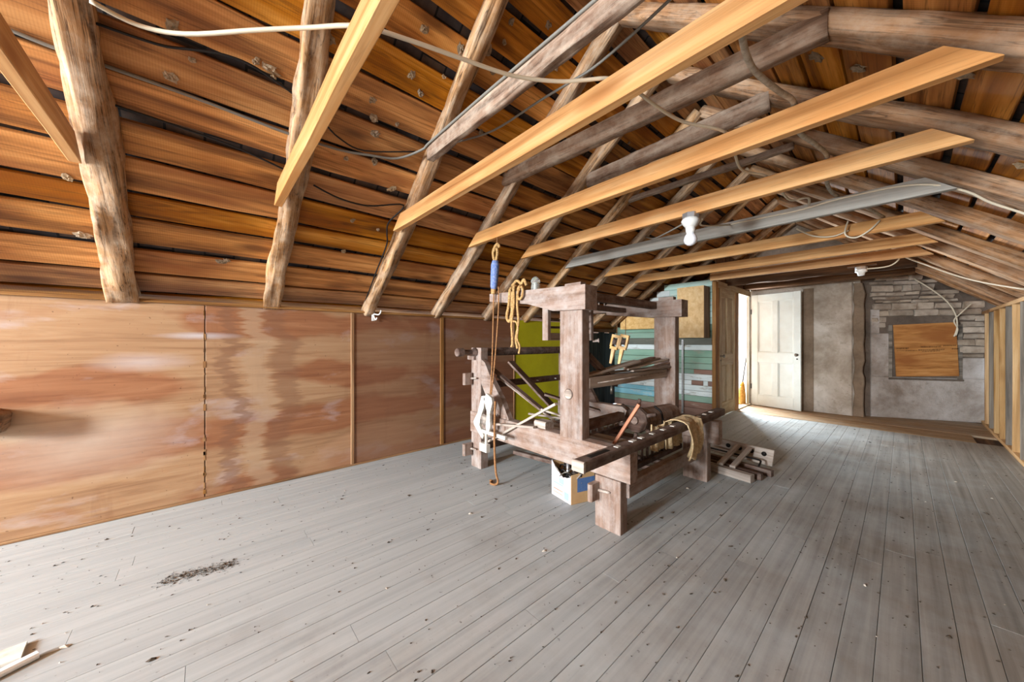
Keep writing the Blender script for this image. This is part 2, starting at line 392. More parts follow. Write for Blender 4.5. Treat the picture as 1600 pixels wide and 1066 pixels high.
def log_mesh(L, w, h, seed, segs=56, ring=18, rough=.012, sq=.55, bow=.02, taper=1.0):
    V, Fc = [], []
    for i in range(segs + 1):
        t = i / segs; x = -L / 2 + L * t; s = 1 + (taper - 1) * t
        by = bow * noise.noise(Vector((x * .7 + seed * 5, 1.3, seed))); bz = bow * .6 * noise.noise(Vector((x * .8 + seed * 3, 7.7, seed)))
        for k in range(ring):
            a = 2 * math.pi * k / ring; ca, sa = math.cos(a), math.sin(a)
            y = math.copysign(abs(ca) ** sq, ca) * w / 2 * s; z = math.copysign(abs(sa) ** sq, sa) * h / 2 * s
            n1 = noise.noise(Vector((x * 2.2 + seed * 9, ca * 1.3, sa * 1.3 + seed)))
            n2 = noise.noise(Vector((x * 7 + seed * 2, ca * 3.5, sa * 3.5)))
            n3 = noise.noise(Vector((x * 3 + seed, ca * 7, sa * 7)))
            r = 1 + (n1 * .9 + n2 * .55 + n3 * .7) * rough / (w / 2)
            V.append((x, y * r + by, z * r + bz))
    for i in range(segs):
        for k in range(ring):
            j = (k + 1) % ring
            Fc.append((i * ring + k, i * ring + j, (i + 1) * ring + j, (i + 1) * ring + k))
    Fc.append(tuple(reversed(range(ring)))); Fc.append(tuple(range(segs * ring, segs * ring + ring)))
    return V, [tuple(reversed(f)) for f in Fc]

def log(name, p0, p1, w, h, mat, seed, parent=None, up=(0, 0, 1), **kw):
    m, L = frame(p0, p1, up); V, Fc = log_mesh(L, w, h, seed, **kw)
    return mesh_obj(name, V, Fc, mat, parent, m, smooth=True)

def tube(name, pts, r, mat, parent=None, sides=8, sub=5, wob=0.0, seed=0, closed_ends=True):
    P = [Vector(p) for p in pts]; Q = []
    for i in range(len(P) - 1):
        a = P[max(i - 1, 0)]; b = P[i]; c = P[i + 1]; d = P[min(i + 2, len(P) - 1)]
        for s in range(sub):
            t = s / sub
            Q.append(.5 * ((2 * b) + (c - a) * t + (2 * a - 5 * b + 4 * c - d) * t * t + (3 * b - a - 3 * c + d) * t ** 3))
    Q.append(P[-1])
    cen = sum(P, Vector()) / len(P)
    V, Fc = [], []; nrm = None
    for i, q in enumerate(Q):
        tg = (Q[min(i + 1, len(Q) - 1)] - Q[max(i - 1, 0)])
        if tg.length < 1e-9: tg = Vector((0, 0, 1))
        tg.normalize()
        if nrm is None:
            nrm = tg.orthogonal().normalized()
        nrm = (nrm - tg * nrm.dot(tg))
        nrm = nrm.normalized() if nrm.length > 1e-6 else tg.orthogonal().normalized()
        bi = tg.cross(nrm)
        rr = r * (1 + wob * noise.noise(Vector((i * .9 + seed, seed, 0))))
        for k in range(sides):
            a = 2 * math.pi * k / sides
            V.append(q - cen + nrm * math.cos(a) * rr + bi * math.sin(a) * rr)
    for i in range(len(Q) - 1):
        for k in range(sides):
            j = (k + 1) % sides
            Fc.append((i * sides + k, i * sides + j, (i + 1) * sides + j, (i + 1) * sides + k))
    Fc.append(tuple(reversed(range(sides)))); Fc.append(tuple(range((len(Q) - 1) * sides, len(Q) * sides)))
    return mesh_obj(name, V, Fc, mat, parent, Matrix.Translation(cen), smooth=True)

def lathe(name, prof, mat, parent=None, world=None, seg=20, smooth=True):
    """prof: [(r, z)] turned about local z"""
    V, Fc = [], []
    for r, z in prof:
        for k in range(seg):
            a = 2 * math.pi * k / seg; V.append((r * math.cos(a), r * math.sin(a), z))
    for i in range(len(prof) - 1):
        for k in range(seg):
            j = (k + 1) % seg; Fc.append((i * seg + k, i * seg + j, (i + 1) * seg + j, (i + 1) * seg + k))
    Fc.append(tuple(reversed(range(seg)))); n = (len(prof) - 1) * seg; Fc.append(tuple(range(n, n + seg)))
    return mesh_obj(name, V, Fc, mat, parent, world, smooth)

def turned(name, p0, p1, prof, mat, parent=None, seg=20, smooth=True):
    """lathe along p0->p1; prof as (r, t 0..1)"""
    p0, p1 = Vector(p0), Vector(p1); d = p1 - p0
    m = d.to_track_quat('Z', 'Y').to_matrix().to_4x4(); m.translation = p0
    return lathe(name, [(r, t * d.length) for r, t in prof], mat, parent, m, seg, smooth)

def extrude_poly(name, poly, y0, y1, mat, parent=None, axis='Y', bev=0):
    """outline in (x,z) extruded in y (axis 'Y') or in (y,z) extruded in x (axis 'X')"""
    n = len(poly); cx = sum(p[0] for p in poly) / n; cz = sum(p[1] for p in poly) / n; cy = (y0 + y1) / 2
    V = []
    for yy in (y0 - cy, y1 - cy):
        for p in poly:
            V.append((p[0] - cx, yy, p[1] - cz) if axis == 'Y' else (yy, p[0] - cx, p[1] - cz))
    Fc = [tuple(range(n)), tuple(reversed(range(n, 2 * n)))]
    for k in range(n):
        j = (k + 1) % n; Fc.append((k, k + n, j + n, j))
    a = sum(poly[i][0] * poly[(i + 1) % n][1] - poly[(i + 1) % n][0] * poly[i][1] for i in range(n))
    if (a < 0) == (axis == 'Y'):
        Fc = [tuple(reversed(f)) for f in Fc]
    w = Matrix.Translation((cx, cy, cz)) if axis == 'Y' else Matrix.Translation((cy, cx, cz))
    return mesh_obj(name, V, Fc, mat, parent, w)

# ------------------------------------------------------------------ roof geometry constants
SL = .778; TH = math.atan(SL); CT, ST = math.cos(TH), math.sin(TH)
RX, RZ = -1.22, 3.23                    # ridge of the rafters' undersides
def zl(x): return RZ + SL * (x - RX)     # left underside
def zr(x): return RZ - SL * (x - RX)     # right underside
NL, NR = Vector((-ST, 0, CT)), Vector((ST, 0, CT))
Y0, Y1 = -5.5, 8.45
RY = [-2.0, -1.2, -.395, .43, 1.22, 1.96, 2.674, 3.37, 4.15, 4.95, 5.6, 6.35, 7.1, 7.62]

# ------------------------------------------------------------------ floor
fl = box('floor', (-3.72, -5.6, -.12), (1.3, 9.0, -.026), 'darkbeam'); tag(fl, 'worn grey painted plank floor of the attic', 'floor', kind='structure')
x = -3.515; row = 0
rf = random.Random(5)
while x < 0.80:
    w = rf.uniform(.088, .122)
    cuts = [-5.5]; y = -5.5 + rf.uniform(.6, 3.4)
    while y < 6.3:
        cuts.append(y); y += rf.uniform(2.2, 4.6)
    cuts.append(6.78)
    for a, b in zip(cuts[:-1], cuts[1:]):
        dz = rf.uniform(-.0012, .0012)
        box('floor_plank', (x + .0008, a + .0008, -.025), (x + w - .0008, b - .0008, dz * .5), 'floor', fl, bev=.0012)
    x += w; row += 1
y = 6.783
for w in (.26, .24, .25, .28, .3, .3):
    xr = .58 if w in (.26, .24) else .80
    box('floor_plank', (-1.88, y + .002, -.025), (xr, y + w - .002, R.uniform(-.001, .004)), 'floorbrown', fl, bev=.004)
    y += w
for i in range(12):
    box('floor_plank', (-3.5 + i * .135, 5.98, -.025), (-3.5 + (i + 1) * .135 - .003, 8.3, 0), 'floor', fl, bev=.003)

# ------------------------------------------------------------------ ceiling: boards on two slopes over shingles
ce_v, ce_f = [], []
off = .14
e_l = (-3.95, zl(-3.95)); e_r = (1.5, zr(1.5)); ap = (RX, RZ)
for yy in (Y0 - .1, Y1 + .3):
    ce_v += [Vector((e_l[0], yy, e_l[1])) + NL * off, Vector((ap[0], yy, ap[1] + off / CT)), Vector((e_r[0], yy, e_r[1])) + NR * off,
             Vector((e_l[0], yy, e_l[1])) + NL * (off + .03), Vector((ap[0], yy, ap[1] + (off + .03) / CT)), Vector((e_r[0], yy, e_r[1])) + NR * (off + .03)]
ce_f = [(0, 1, 7, 6), (1, 2, 8, 7), (4, 3, 9, 10), (5, 4, 10, 11), (0, 6, 9, 3), (2, 5, 11, 8), (0, 3, 4, 1), (1, 4, 5, 2), (6, 7, 10, 9), (7, 8, 11, 10)]
ceil = mesh_obj('ceiling', ce_v, ce_f, 'shingle'); tag(ceil, 'open roof of orange sawn boards under dark shingles', 'ceiling', kind='structure')
rb = random.Random(21)
for side in (-1, 1):
    s = -.52 if side < 0 else -.75
    smax = (RX + 3.4) / CT + .02
    n = 0
    while s < smax - .03:
        w = rb.uniform(.15, .20); gap = rb.choice([.016, .024, .032, .04, .052])
        if s + w > smax + .05: w = smax + .05 - s
        sc = s + w / 2
        joints = [Y0 - .05] + [RY[rb.randrange(3, 7)] + .02, RY[rb.randrange(8, 11)] + .02] + [Y1 + .1]
        for a, b in zip(joints[:-1], joints[1:]):
            if side < 0:
                base = Vector((-3.4 + sc * CT, 0, zl(-3.4) + sc * ST)) + NL * .113; nn = NL
            else:
                xx = 2 * RX + 3.4
                base = Vector((xx - sc * CT, 0, zr(xx) + sc * ST)) + NR * .113; nn = NR
            p0 = base + Vector((0, a + .003, 0)); p1 = base + Vector((0, b - .003, 0))
            beam('roof_board', p0, p1, w, .024, 'roof', ceil, up=nn, bev=.003, segs=max(4, int((b - a) * 3)), wob=.014, seed=rb.uniform(0, 90), freq=1.4)
        s += w + gap; n += 1

# ------------------------------------------------------------------ left knee wall
wl = box('wall_left', (-3.60, Y0, 0), (-3.53, 4.86, 1.47), 'darkbeam'); tag(wl, 'low knee wall of stained plywood sheets along the left eave', 'wall', kind='structure')
pj = [-5.48, -1.05, 0.0, 1.062, 2.036, 3.165]
for i, (a, b) in enumerate(zip(pj[:-1], pj[1:])):
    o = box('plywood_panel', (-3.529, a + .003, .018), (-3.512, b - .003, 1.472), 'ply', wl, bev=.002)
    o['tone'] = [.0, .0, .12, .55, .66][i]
box('top_rail', (-3.535, Y0, 1.472), (-3.485, 3.165, 1.495), 'trim', wl)
box('base_strip', (-3.512, Y0, .0), (-3.498, 3.165, .018), 'trim', wl)
for yy, ww in ((1.062, .03), (2.036, .045), (3.15, .02)):
    box('batten', (-3.513, yy - ww / 2, .018), (-3.502, yy + ww / 2, 1.472), 'trim', wl)
# splintered veneer edge along the open joint
for i in range(22):
    z = .04 + R.uniform(0, 1.38)
    box('veneer_splinter', (-3.512, R.uniform(-.012, -.004), z), (-3.5095, R.uniform(-.003, .006), z + R.uniform(.015, .05)), 'trim', wl, bev=.0005)
yp = box('yellow_panel', (-3.53, 3.175, .02), (-3.512, 4.85, 1.49), 'yellow', wl, bev=.002)
for i in range(6):
    a = 4.87 + i * .175
    box('dark_board', (-3.70, a, 0), (-3.675, a + .17, 1.36 + R.uniform(-.02, .02)), 'darkboard', wl, bev=.004)
box('sill_plate', (-3.74, 4.86, 1.36), (-3.62, 5.88, 1.42), 'darkbeam', wl)
box('return_board', (-3.70, 4.84, 0), (-3.512, 4.862, 1.44), 'darkboard', wl)

# ------------------------------------------------------------------ near gable wall behind the camera, with a low window and one added for fill
wn = tag(box('wall_near', (-3.7, -5.70, 0), (1.4, -5.58, .62), 'outerwall'), 'plastered gable wall behind the camera', 'wall', kind='structure')
for lo, hi in (((-3.7, .62), (-3.5, 1.75)), ((-2.6, .62), (1.4, 1.42)), ((-3.5, 1.62), (-2.6, 1.75)), ((-3.5, 1.75), (-1.65, 2.3)), ((-.75, 1.42), (1.2, 2.3)), ((-2.6, 1.42), (-1.65, 1.75)), ((-2.6, 2.55), (.2, 3.6)), ((-3.0, 2.3), (-1.65, 2.55)), ((-.75, 2.3), (.5, 2.55))):
    box('wall_block', (lo[0], -5.70, lo[1]), (hi[0], -5.58, hi[1]), 'outerwall', wn)
def window(name, x0, x1, z0, z1, y, label, depth=.05):
    w = thing(name, ((x0 + x1) / 2, y, z0), label, 'window', kind='structure')
    for lo, hi in (((x0, z0), (x0 + .04, z1)), ((x1 - .04, z0), (x1, z1)), ((x0, z0), (x1, z0 + .04)), ((x0, z1 - .04), (x1, z1))):
        box('window_frame', (lo[0], y - depth / 2, lo[1]), (hi[0], y + depth / 2, hi[1]), 'whitewood', w)
    return w
window('window_1', -3.5, -2.6, .64, 1.62, -5.60, 'low white framed gable window behind the camera')
window('added_fill_window', -1.65, -.75, 1.45, 2.55, -5.60, 'added upper white framed window for fill light behind the camera')  # invented window around the upper fill lamp

# ------------------------------------------------------------------ right stud wall
wr = tag(box('wall_right', (.765, Y0, 0), (.86, 8.6, .04), 'stud', bev=.003), 'open stud wall with sole plate along the right eave', 'wall', kind='structure')
box('top_plate', (.765, Y0, 1.585), (.86, 8.45, 1.625), 'stud', wr)
ys = 8.2; i = 0
while ys > -5.4:
    m_ = ['stud', 'studgrey', 'stud', 'stud', 'studgrey'][i % 5]
    box('stud', (.768, ys - .02, .04), (.857, ys + .02, 1.585), m_, wr, bev=.003, wob=.003, segs=3, seed=i)
    ys -= .37 if ys > 5 else .55; i += 1
yb = -5.5
while yb < 8.5:
    box('backing_board', (.90, yb, 0), (.92, yb + .395, 1.60), 'studgrey', wr, bev=.003); yb += .40

# ------------------------------------------------------------------ far gable wall
wf = tag(box('wall_far', (-1.93, 7.78, 0), (-.44, 7.98, 3.5), 'plaster', bev=.01), 'old lime plastered gable wall at the far end', 'wall', kind='structure')
pa, pb = Vector((-.44, 7.86, 0)), Vector((.98, 8.62, 0))
dirw = (pb - pa).normalized(); nrmw = Vector((dirw.y, -dirw.x, 0))
def far_pt(u, z, out=0): return pa + dirw * u + Vector((0, 0, z)) + nrmw * out
mw = Matrix((dirw, -nrmw, Vector((0, 0, 1)))).transposed().to_4x4()
def far_box(name, u0, u1, z0, z1, o0, o1, mat, parent, bev=.004, jit=0):
    c = far_pt((u0 + u1) / 2, (z0 + z1) / 2, (o0 + o1) / 2)
    V, Fc = prism(u1 - u0, abs(o1 - o0), z1 - z0, bev=bev)
    if jit:
        V = [(v[0] + R.uniform(-jit, jit), v[1] + R.uniform(-jit, jit) * .5, v[2] + R.uniform(-jit, jit) * .6) for v in V]
    m = mw.copy(); m.translation = c
    return mesh_obj(name, V, Fc, mat, parent, m)
far_box('mortar_core', -.02, 1.65, 0, 3.4, -.25, -.01, 'mortar', wf)
# whitewashed lower part and pieces beside the window
for u0, u1, z0, z1 in ((.12, 1.62, 0, .64), (.12, .34, .64, 1.32), (1.13, 1.62, .64, .95), (.12, .22, 1.32, 1.7)):
    far_box('whitewash_coat', u0, u1, z0, z1, -.02, .012, 'plaster2', wf, .012)
box('brown_chase', (-.52, 7.755, 0), (-.40, 7.80, 2.12), 'brownplaster', wf, bev=.01, segs=24, wob=.03, freq=5, seed=3)
box('plaster_face', (-1.93, 7.745, .0), (-.53, 7.79, 2.14), 'plaster', wf, bev=.012)
box('plaster_step', (-1.14, 7.735, .0), (-1.0, 7.76, 2.1), 'brownplaster', wf, bev=.006)
rs = random.Random(4)
z = .95
while z < 2.75:
    h = rs.uniform(.055, .115); u = .12 + rs.uniform(-.02, .05)
    while u < 1.62:
        w = rs.uniform(.07, .30); uc = u + w / 2
        xw = far_pt(uc, 0).x
        inwin = .32 < uc < 1.16 and z < 1.50
        left_white = uc < .34 and z < 1.36
        if z + h < zr(xw) + .05 and not inwin and not left_white and u + w < 1.66:
            far_box('stone', u + .006, u + w - .006, z + .003 + rs.uniform(0, .012), z + h - .003 + rs.uniform(-.012, .006), -.03, rs.uniform(.0, .04), 'stone', wf, .014, .013)
        u += w
    z += h
# window recess with boarding leaning in it
wx0, wx1 = .36, 1.11
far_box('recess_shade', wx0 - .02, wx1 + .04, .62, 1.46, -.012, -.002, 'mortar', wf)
bd = thing('boarding_sheet', far_pt(.73, .65, .05), 'orange plywood sheet with stamped lettering covering the window in the stone wall', 'board')
pm = mw @ Matrix.Rotation(math.radians(-2.5), 4, 'Y'); pm.translation = far_pt(.735, 1.065, .045)
V, Fc = prism(.70, .016, .80, bev=.003); mesh_obj('sheet', V, Fc, 'osb', bd, pm)
sv, sf = [], []
rk = random.Random(9)
for (u0, u1, zc, hh) in ((-.33, -.19, .03, .022), (-.05, .17, .045, .022), (.2, .34, .055, .018), (-.33, -.1, -.005, .012), (-.08, .2, .0, .02), (.29, .345, .005, .02), (-.04, .15, -.022, .014)):
    u = u0
    while u < u1:
        w = rk.uniform(.008, .017); k = rk.random()
        parts = [(u, zc - hh / 2, w * .3, hh), (u, zc + hh * .3, w, hh * .2)] + ([(u + w * .7, zc - hh / 2, w * .3, hh)] if k > .4 else []) + ([(u, zc - hh * .1, w, hh * .2)] if k < .7 else [])
        for (a, b, c, d) in parts:
            i0 = len(sv); sv += [(a, -.0092, b), (a + c, -.0092, b), (a + c, -.0092, b + d), (a, -.0092, b + d)]; sf.append((i0, i0 + 1, i0 + 2, i0 + 3))
        u += w + .006
st = mesh_obj('printed_stamp', sv, sf, 'ink', bd, pm); st['label'] = 'faint dark stamped lettering'; st['kind'] = 'stuff'
far_box('window_jamb', wx0 - .03, wx0 + .01, .62, 1.45, 0, .02, 'studgrey', wf); far_box('window_jamb', wx1 + .0, wx1 + .05, .62, 1.45, 0, .02, 'studgrey', wf)
far_box('window_sill', wx0 - .03, wx1 + .06, .6, .63, 0, .03, 'mortar', wf, .008)

# landing behind the doors: splayed white reveal, window, outer walls
la = tag(box('wall_landing', (-3.75, 8.1, 0), (-3.02, 8.3, 3.0), 'plasterhi'), 'white plastered wall of the lit landing beyond the doorway', 'wall', kind='structure')
box('wall_block', (-3.02, 8.1, 0), (-2.34, 8.3, .62), 'plasterhi', la); box('wall_block', (-3.02, 8.1, 1.88), (-2.34, 8.3, 3.2), 'plasterhi', la)
beam('splayed_reveal', (-2.36, 8.16, 1.6), (-1.80, 7.80, 1.6), .06, 3.2, 'plasterhi', la)
box('side_block', (-3.78, 5.9, 0), (-3.70, 8.3, 1.6), 'plasterhi', la)
for i in range(9):  # boards added over the landing to keep its light off the roof
    box('landing_spill_blocker', (-3.9, 5.99 + i * .245, 2.15), (-1.96, 6.23 + i * .245, 2.17), 'darkbeam', la)
window('window_3', -3.02, -2.34, .62, 1.88, 8.12, 'tall white window of the landing beyond the doorway')

# ------------------------------------------------------------------ partition of painted boards
wp = tag(box('wall_partition', (-3.74, 5.925, 0), (-1.93, 5.98, 2.16), 'darkbeam'), 'partition of peeling mint, green and white boards behind the loom', 'wall', kind='structure')
z = .0; rows = []
def prow(z0, z1, mats):
    xl = -3.70 if z1 < 1.42 else max(-3.70, RX + (z1 + .0 - RZ) / SL - .12)
    xr = -1.955
    if isinstance(mats, str): mats = [(mats, 1.0)]
    xa = xl
    for i, (m_, fr) in enumerate(mats):
        xb = xr if i == len(mats) - 1 else xl + (xr - xl) * fr
        box('board', (xa + .001, 5.902 + R.uniform(-.003, .002), z0 + .002), (xb - .001, 5.926, z1 - .002), m_, wp, bev=.004); xa = xb
for z0, z1, m_ in ((.0, .12, 'brownb'), (.12, .22, [('green', .5), ('brownb', 1)]), (.22, .32, [('blueb', .62), ('green', 1)]), (.32, .40, [('blueb', .55), ('whiteb', 1)]), (.40, .49, [('whiteb', .35), ('whiteb', 1)]),
                   (.49, .565, [('whiteb', .6), ('whiteb', .82), ('brownb', .92), ('whiteb', .96), ('brownb', 1)]), (.565, .67, [('whiteb', .5), ('whiteb', 1)]),
                   (.67, .745, [('green', .84), ('brownb', 1)]), (.745, .84, 'green'), (.84, .94, 'green'), (.94, 1.05, 'green'), (1.05, 1.14, 'whiteb'), (1.25, 1.35, 'green'), (1.35, 1.46, 'green'),
                   (1.46, 1.56, [('whiteb', .5), ('mint', 1)]), (1.56, 1.66, [('whiteb', .5), ('mint', 1)]), (1.66, 1.76, [('whiteb', .45), ('mint', 1)]), (1.76, 1.86, [('whiteb', .4), ('mint', 1)]), (1.86, 1.96, [('whiteb', .35), ('mint', 1)]), (1.96, 2.06, [('whiteb', .25), ('mint', 1)]), (2.06, 2.16, 'mint')):
    prow(z0, z1, m_)
box('ledge_board', (-3.7, 5.86, 1.14), (-1.955, 5.926, 1.25), 'ledge', wp, bev=.006)
box('corner_post', (-1.955, 5.87, 0), (-1.90, 5.98, 2.12), 'trim', wp)

# ------------------------------------------------------------------ doors in the side wall of the landing
XD = -1.92
tr = thing('trim_1', (XD, 6.9, 0), 'worn door frame and header of the landing doorways', 'door frame', kind='structure')
box('header_board', (XD - .03, 5.98, 2.035), (XD + .012, 7.74, 2.14), 'browndoor', tr)
box('jamb', (XD - .05, 6.84, 0), (XD + .02, 6.99, 2.035), 'trim', tr); box('jamb', (XD - .05, 5.985, 0), (XD + .01, 6.03, 2.035), 'trim', tr)
box('jamb', (XD - .05, 7.70, 0), (XD + .0, 7.76, 2.035), 'whitepaint', tr)
box('threshold', (XD - .07, 6.99, 0.0), (XD + .03, 7.70, .02), 'browndoor', tr)
for i in range(9):
    box('upper_board', (XD - .03, 5.98 + i * .2, 2.145), (XD - .008, 6.175 + i * .2, 2.62), 'darkbeam', tr)

def panel_door(name, p_hinge, p_free, z0, z1, mat, label, knob_near_free=True, side=1, panels=None, hinges=True):
    ph, pf = Vector(p_hinge), Vector(p_free); m, L = frame((ph.x, ph.y, 0), (pf.x, pf.y, 0))
    base = m.copy(); base.translation = ((ph.x + pf.x) / 2, (ph.y + pf.y) / 2, z0)
    d = bpy.data.objects.new(name, None); link(d, None, base); tag(d, label, 'door', kind='structure')
    H = z1 - z0; st = .105; T = .036
    def part(nm, x0, x1, a, b, y0, y1, mt, bev=.004, parent=d):
        vert = (b - a) > (x1 - x0)
        if vert:
            V, Fc = prism(b - a, y1 - y0, x1 - x0, bev=bev); loc = Matrix(((0, 0, 1, 0), (0, 1, 0, 0), (-1, 0, 0, 0), (0, 0, 0, 1)))
        else:
            V, Fc = prism(x1 - x0, y1 - y0, b - a, bev=bev); loc = Matrix.Identity(4)
        w = base @ Matrix.Translation(((x0 + x1) / 2, (y0 + y1) / 2, (a + b) / 2)) @ loc
        return mesh_obj(nm, V, Fc, mt, parent, w)
    h = L / 2
    part('stile', -h, -h + st, 0, H, -T / 2, T / 2, mat); part('stile', h - st, h, 0, H, -T / 2, T / 2, mat)
    part('mullion', -.045, .045, .2, .80, -T / 2, T / 2, mat); part('mullion', -.045, .045, .98, H - .13, -T / 2, T / 2, mat)
    part('top_rail', -h + st, h - st, H - .13, H, -T / 2, T / 2, mat); part('bottom_rail', -h + st, h - st, 0, .2, -T / 2, T / 2, mat)
    part('lock_rail', -h + st, h - st, .80, .98, -T / 2, T / 2, mat)
    for xa, xb in ((-h + st, -.045), (.045, h - st)):
        for a, b in ((.2, .80), (.98, H - .13)):
            p = part('panel', xa, xb, a, b, -.005, .005, mat)
            for (x0, x1, z0_, z1_) in ((xa, xa + .014, a, b), (xb - .014, xb, a, b), (xa, xb, a, a + .014), (xa, xb, b - .014, b)):
                for sy in (-1, 1):
                    part('moulding', x0, x1, z0_, z1_, min(sy * .005, sy * .013), max(sy * .005, sy * .013), mat, .004, p)
    kx = h - .05
    for sy in (-1, 1):
        w = base @ Matrix.Translation((kx, sy * T / 2, .95)) @ Matrix.Rotation(-sy * math.pi / 2, 4, 'X')
        lathe('knob', [(.02, 0), (.02, .006), (.008, .01), (.008, .03), (.024, .04), (.027, .05), (.02, .062), (.004, .066)], 'metal', d, w, 16)
        w2 = base @ Matrix.Translation((kx, sy * (T / 2 + .002), .88)) @ Matrix.Rotation(-sy * math.pi / 2, 4, 'X')
        lathe('keyhole_plate', [(.012, 0), (.012, .003), (.003, .004)], 'darkmetal', d, w2, 12)
    for zz in (.3, H - .35):
        part('hinge', -h - .012, -h + .004, zz, zz + .09, -T / 2 - .01, T / 2 - .002, 'darkmetal', .003)
    return d
panel_door('door_1', (-1.875, 7.69), (-1.135, 7.545), .012, 2.05, 'whitepaint', 'white four panel door standing open against the far wall')
panel_door('door_2', (XD - .004, 6.815), (XD - .004, 6.045), .012, 2.034, 'browndoor', 'narrow tan four panel door closed beside the bright doorway')

# ------------------------------------------------------------------ rafters
ordn = ['first', 'second', 'third', 'fourth', 'fifth', 'sixth', 'seventh', 'eighth', 'ninth', 'tenth', 'eleventh', 'twelfth']
for i, y in enumerate(RY):
    k = i - 2
    xa, xb = -3.50, RX + .02
    d = .052
    p0 = Vector((xa, y, zl(xa))) + NL * d; p1 = Vector((xb, y + R.uniform(-.03, .03), zl(xb))) + NL * d
    wv = {2: .135, 3: .12}.get(i, .10)
    o = log('rafter', p0, p1, wv, .105, 'log', i * 1.37 + .5, up=NL, rough=.024 if i < 4 else (.018 if i < 6 else .011), sq=.5, taper=.9, bow=.03)
    if k < 0: lab = ['rough log rafter of the left slope behind the camera', 'rough log rafter of the left slope just outside the left frame edge'][i]
    else: lab = '%s rough log rafter of the left roof slope counted from the left' % ordn[k]
    tag(o, lab, 'rafter', 'rough rafters of the left slope')
    xa, xb = 1.15, RX - .02
    p0 = Vector((xa, y + R.uniform(-.03, .03), zr(xa))) + NR * d; p1 = Vector((xb, y + .03, zr(xb))) + NR * d
    o = log('rafter', p0, p1, .145, .10, 'logR', i * 2.11 + 40, up=NR, rough=.014, sq=.42, taper=.95, bow=.03)
    if k < 0: lab = ['brown slab rafter of the right slope behind the camera', 'brown slab rafter of the right slope just behind the camera'][i]
    else: lab = '%s brown slab rafter of the right roof slope counted from the camera' % ordn[k]
    tag(o, lab, 'rafter', 'slab rafters of the right slope')

# ------------------------------------------------------------------ collar ties
tg = 'collar ties across the attic'
ties = [(-.50, 'pine', 'short pine collar tie at the upper left corner, nearest the camera'),
        (.335, 'pine', 'pine collar tie nailed to the second rafter, its lower end hanging free'),
        (1.125, 'pine', 'bright pine collar tie crossing below the brown old collar, third from left'),
        (1.845, 'pine', 'bright pine collar tie just before the one that carries the bare bulb'),
        (2.52, 'pine', 'pine collar tie that carries the bare light bulb'),
        (3.245, 'greytie', 'weathered grey collar tie behind the bulb with cream cable stapled on it'),
        (4.07, 'pine', 'orange pine collar tie directly behind the grey one'),
        (4.87, 'pine', 'orange pine collar tie above the green partition'),
        (5.52, 'pine', 'last orange pine collar tie meeting the corner post')]
for y, m_, lab in ties:
    xa, xb = -2.70, .20
    if y > 5.4: xa = -1.93
    cut = 1 / SL
    o = beam('collar_tie', (xa + .065, y + .022, 2.132), (xb - .05, y + .022, 2.135), .044, .105, m_, None, bev=.003, segs=10, wob=.004, seed=y, cut0=cut if y < 5.4 else 0, cut1=-cut * .9)
    tag(o, lab, 'collar tie', tg)
def oldtie(name, p0, p1, w, h, m_, lab, rnd=False, seed=1):
    o = log(name, p0, p1, w, h, m_, seed, rough=.006, sq=.75 if rnd else .35, bow=.015, segs=40)
    return tag(o, lab, 'collar tie', 'old weathered upper collars')
oldtie('old_collar', (-2.17, 1.175, 2.50), (-.22, 1.175, 2.49), .05, .115, 'oldcollar', 'old brown collar crossing high above the third pine tie at the top centre', seed=3)
oldtie('old_collar', (-2.27, 1.93, 2.59), (-.20, 1.93, 2.50), .11, .12, 'oldcollar', 'round weathered old collar pole whose sawn end shows beside the fourth rafter', True, 5)
oldtie('old_collar', (-1.92, 2.64, 2.67), (-.55, 2.64, 2.70), .06, .12, 'oldcollar', 'short grey brown old collar half hidden behind the fourth pine tie', seed=8)
oldtie('old_collar', (-1.93, 3.36, 2.70), (-.55, 3.36, 2.69), .04, .05, 'oldcollar', 'thin brown old collar lath above the pine tie with the bulb', seed=11)
oldtie('ceiling_beam', (-1.95, 6.45, 2.17), (.12, 6.45, 2.17), .05, .13, 'darkbeam', 'dark old beam above the doors, nearer of the two', seed=14)
oldtie('ceiling_beam', (-1.95, 7.42, 2.21), (.12, 7.42, 2.21), .12, .15, 'darkbeam', 'dark old beam above the white door, against the far wall', seed=17)

# ------------------------------------------------------------------ mud nests stuck on the roof boards
nests = [(-2.289, -.124), (-2.198, -.045), (-2.11, .193), (-2.115, .254), (-2.142, .271), (-2.115, -.105), (-1.913, .484), (-2.06, .757), (-2.118, .936), (-1.937, 1.011), (-2.136, .792), (-2.204, .826), (-1.7, .914), (-1.69, 1.148), (-1.631, 1.30), (-1.565, 1.378), (-1.886, .923), (-1.825, 1.11), (-2.47, 1.047), (-1.977, 1.508), (-2.034, 1.693), (-2.832, -.537), (-3.195, .084), (-3.18, .118), (-2.38, .697), (-2.345, .87), (-2.74, .848), (-2.766, 1.052), (-2.985, .85), (-3.128, -.536), (-1.691, 1.391), (-1.485, 1.366), (-1.519, 1.809), (-1.9, 2.2), (-2.4, 2.3), (-1.6, 2.9), (-2.1, 3.0), (-1.45, .95), (-1.5, .75), (-1.75, 1.55), (-1.4, 1.6)]
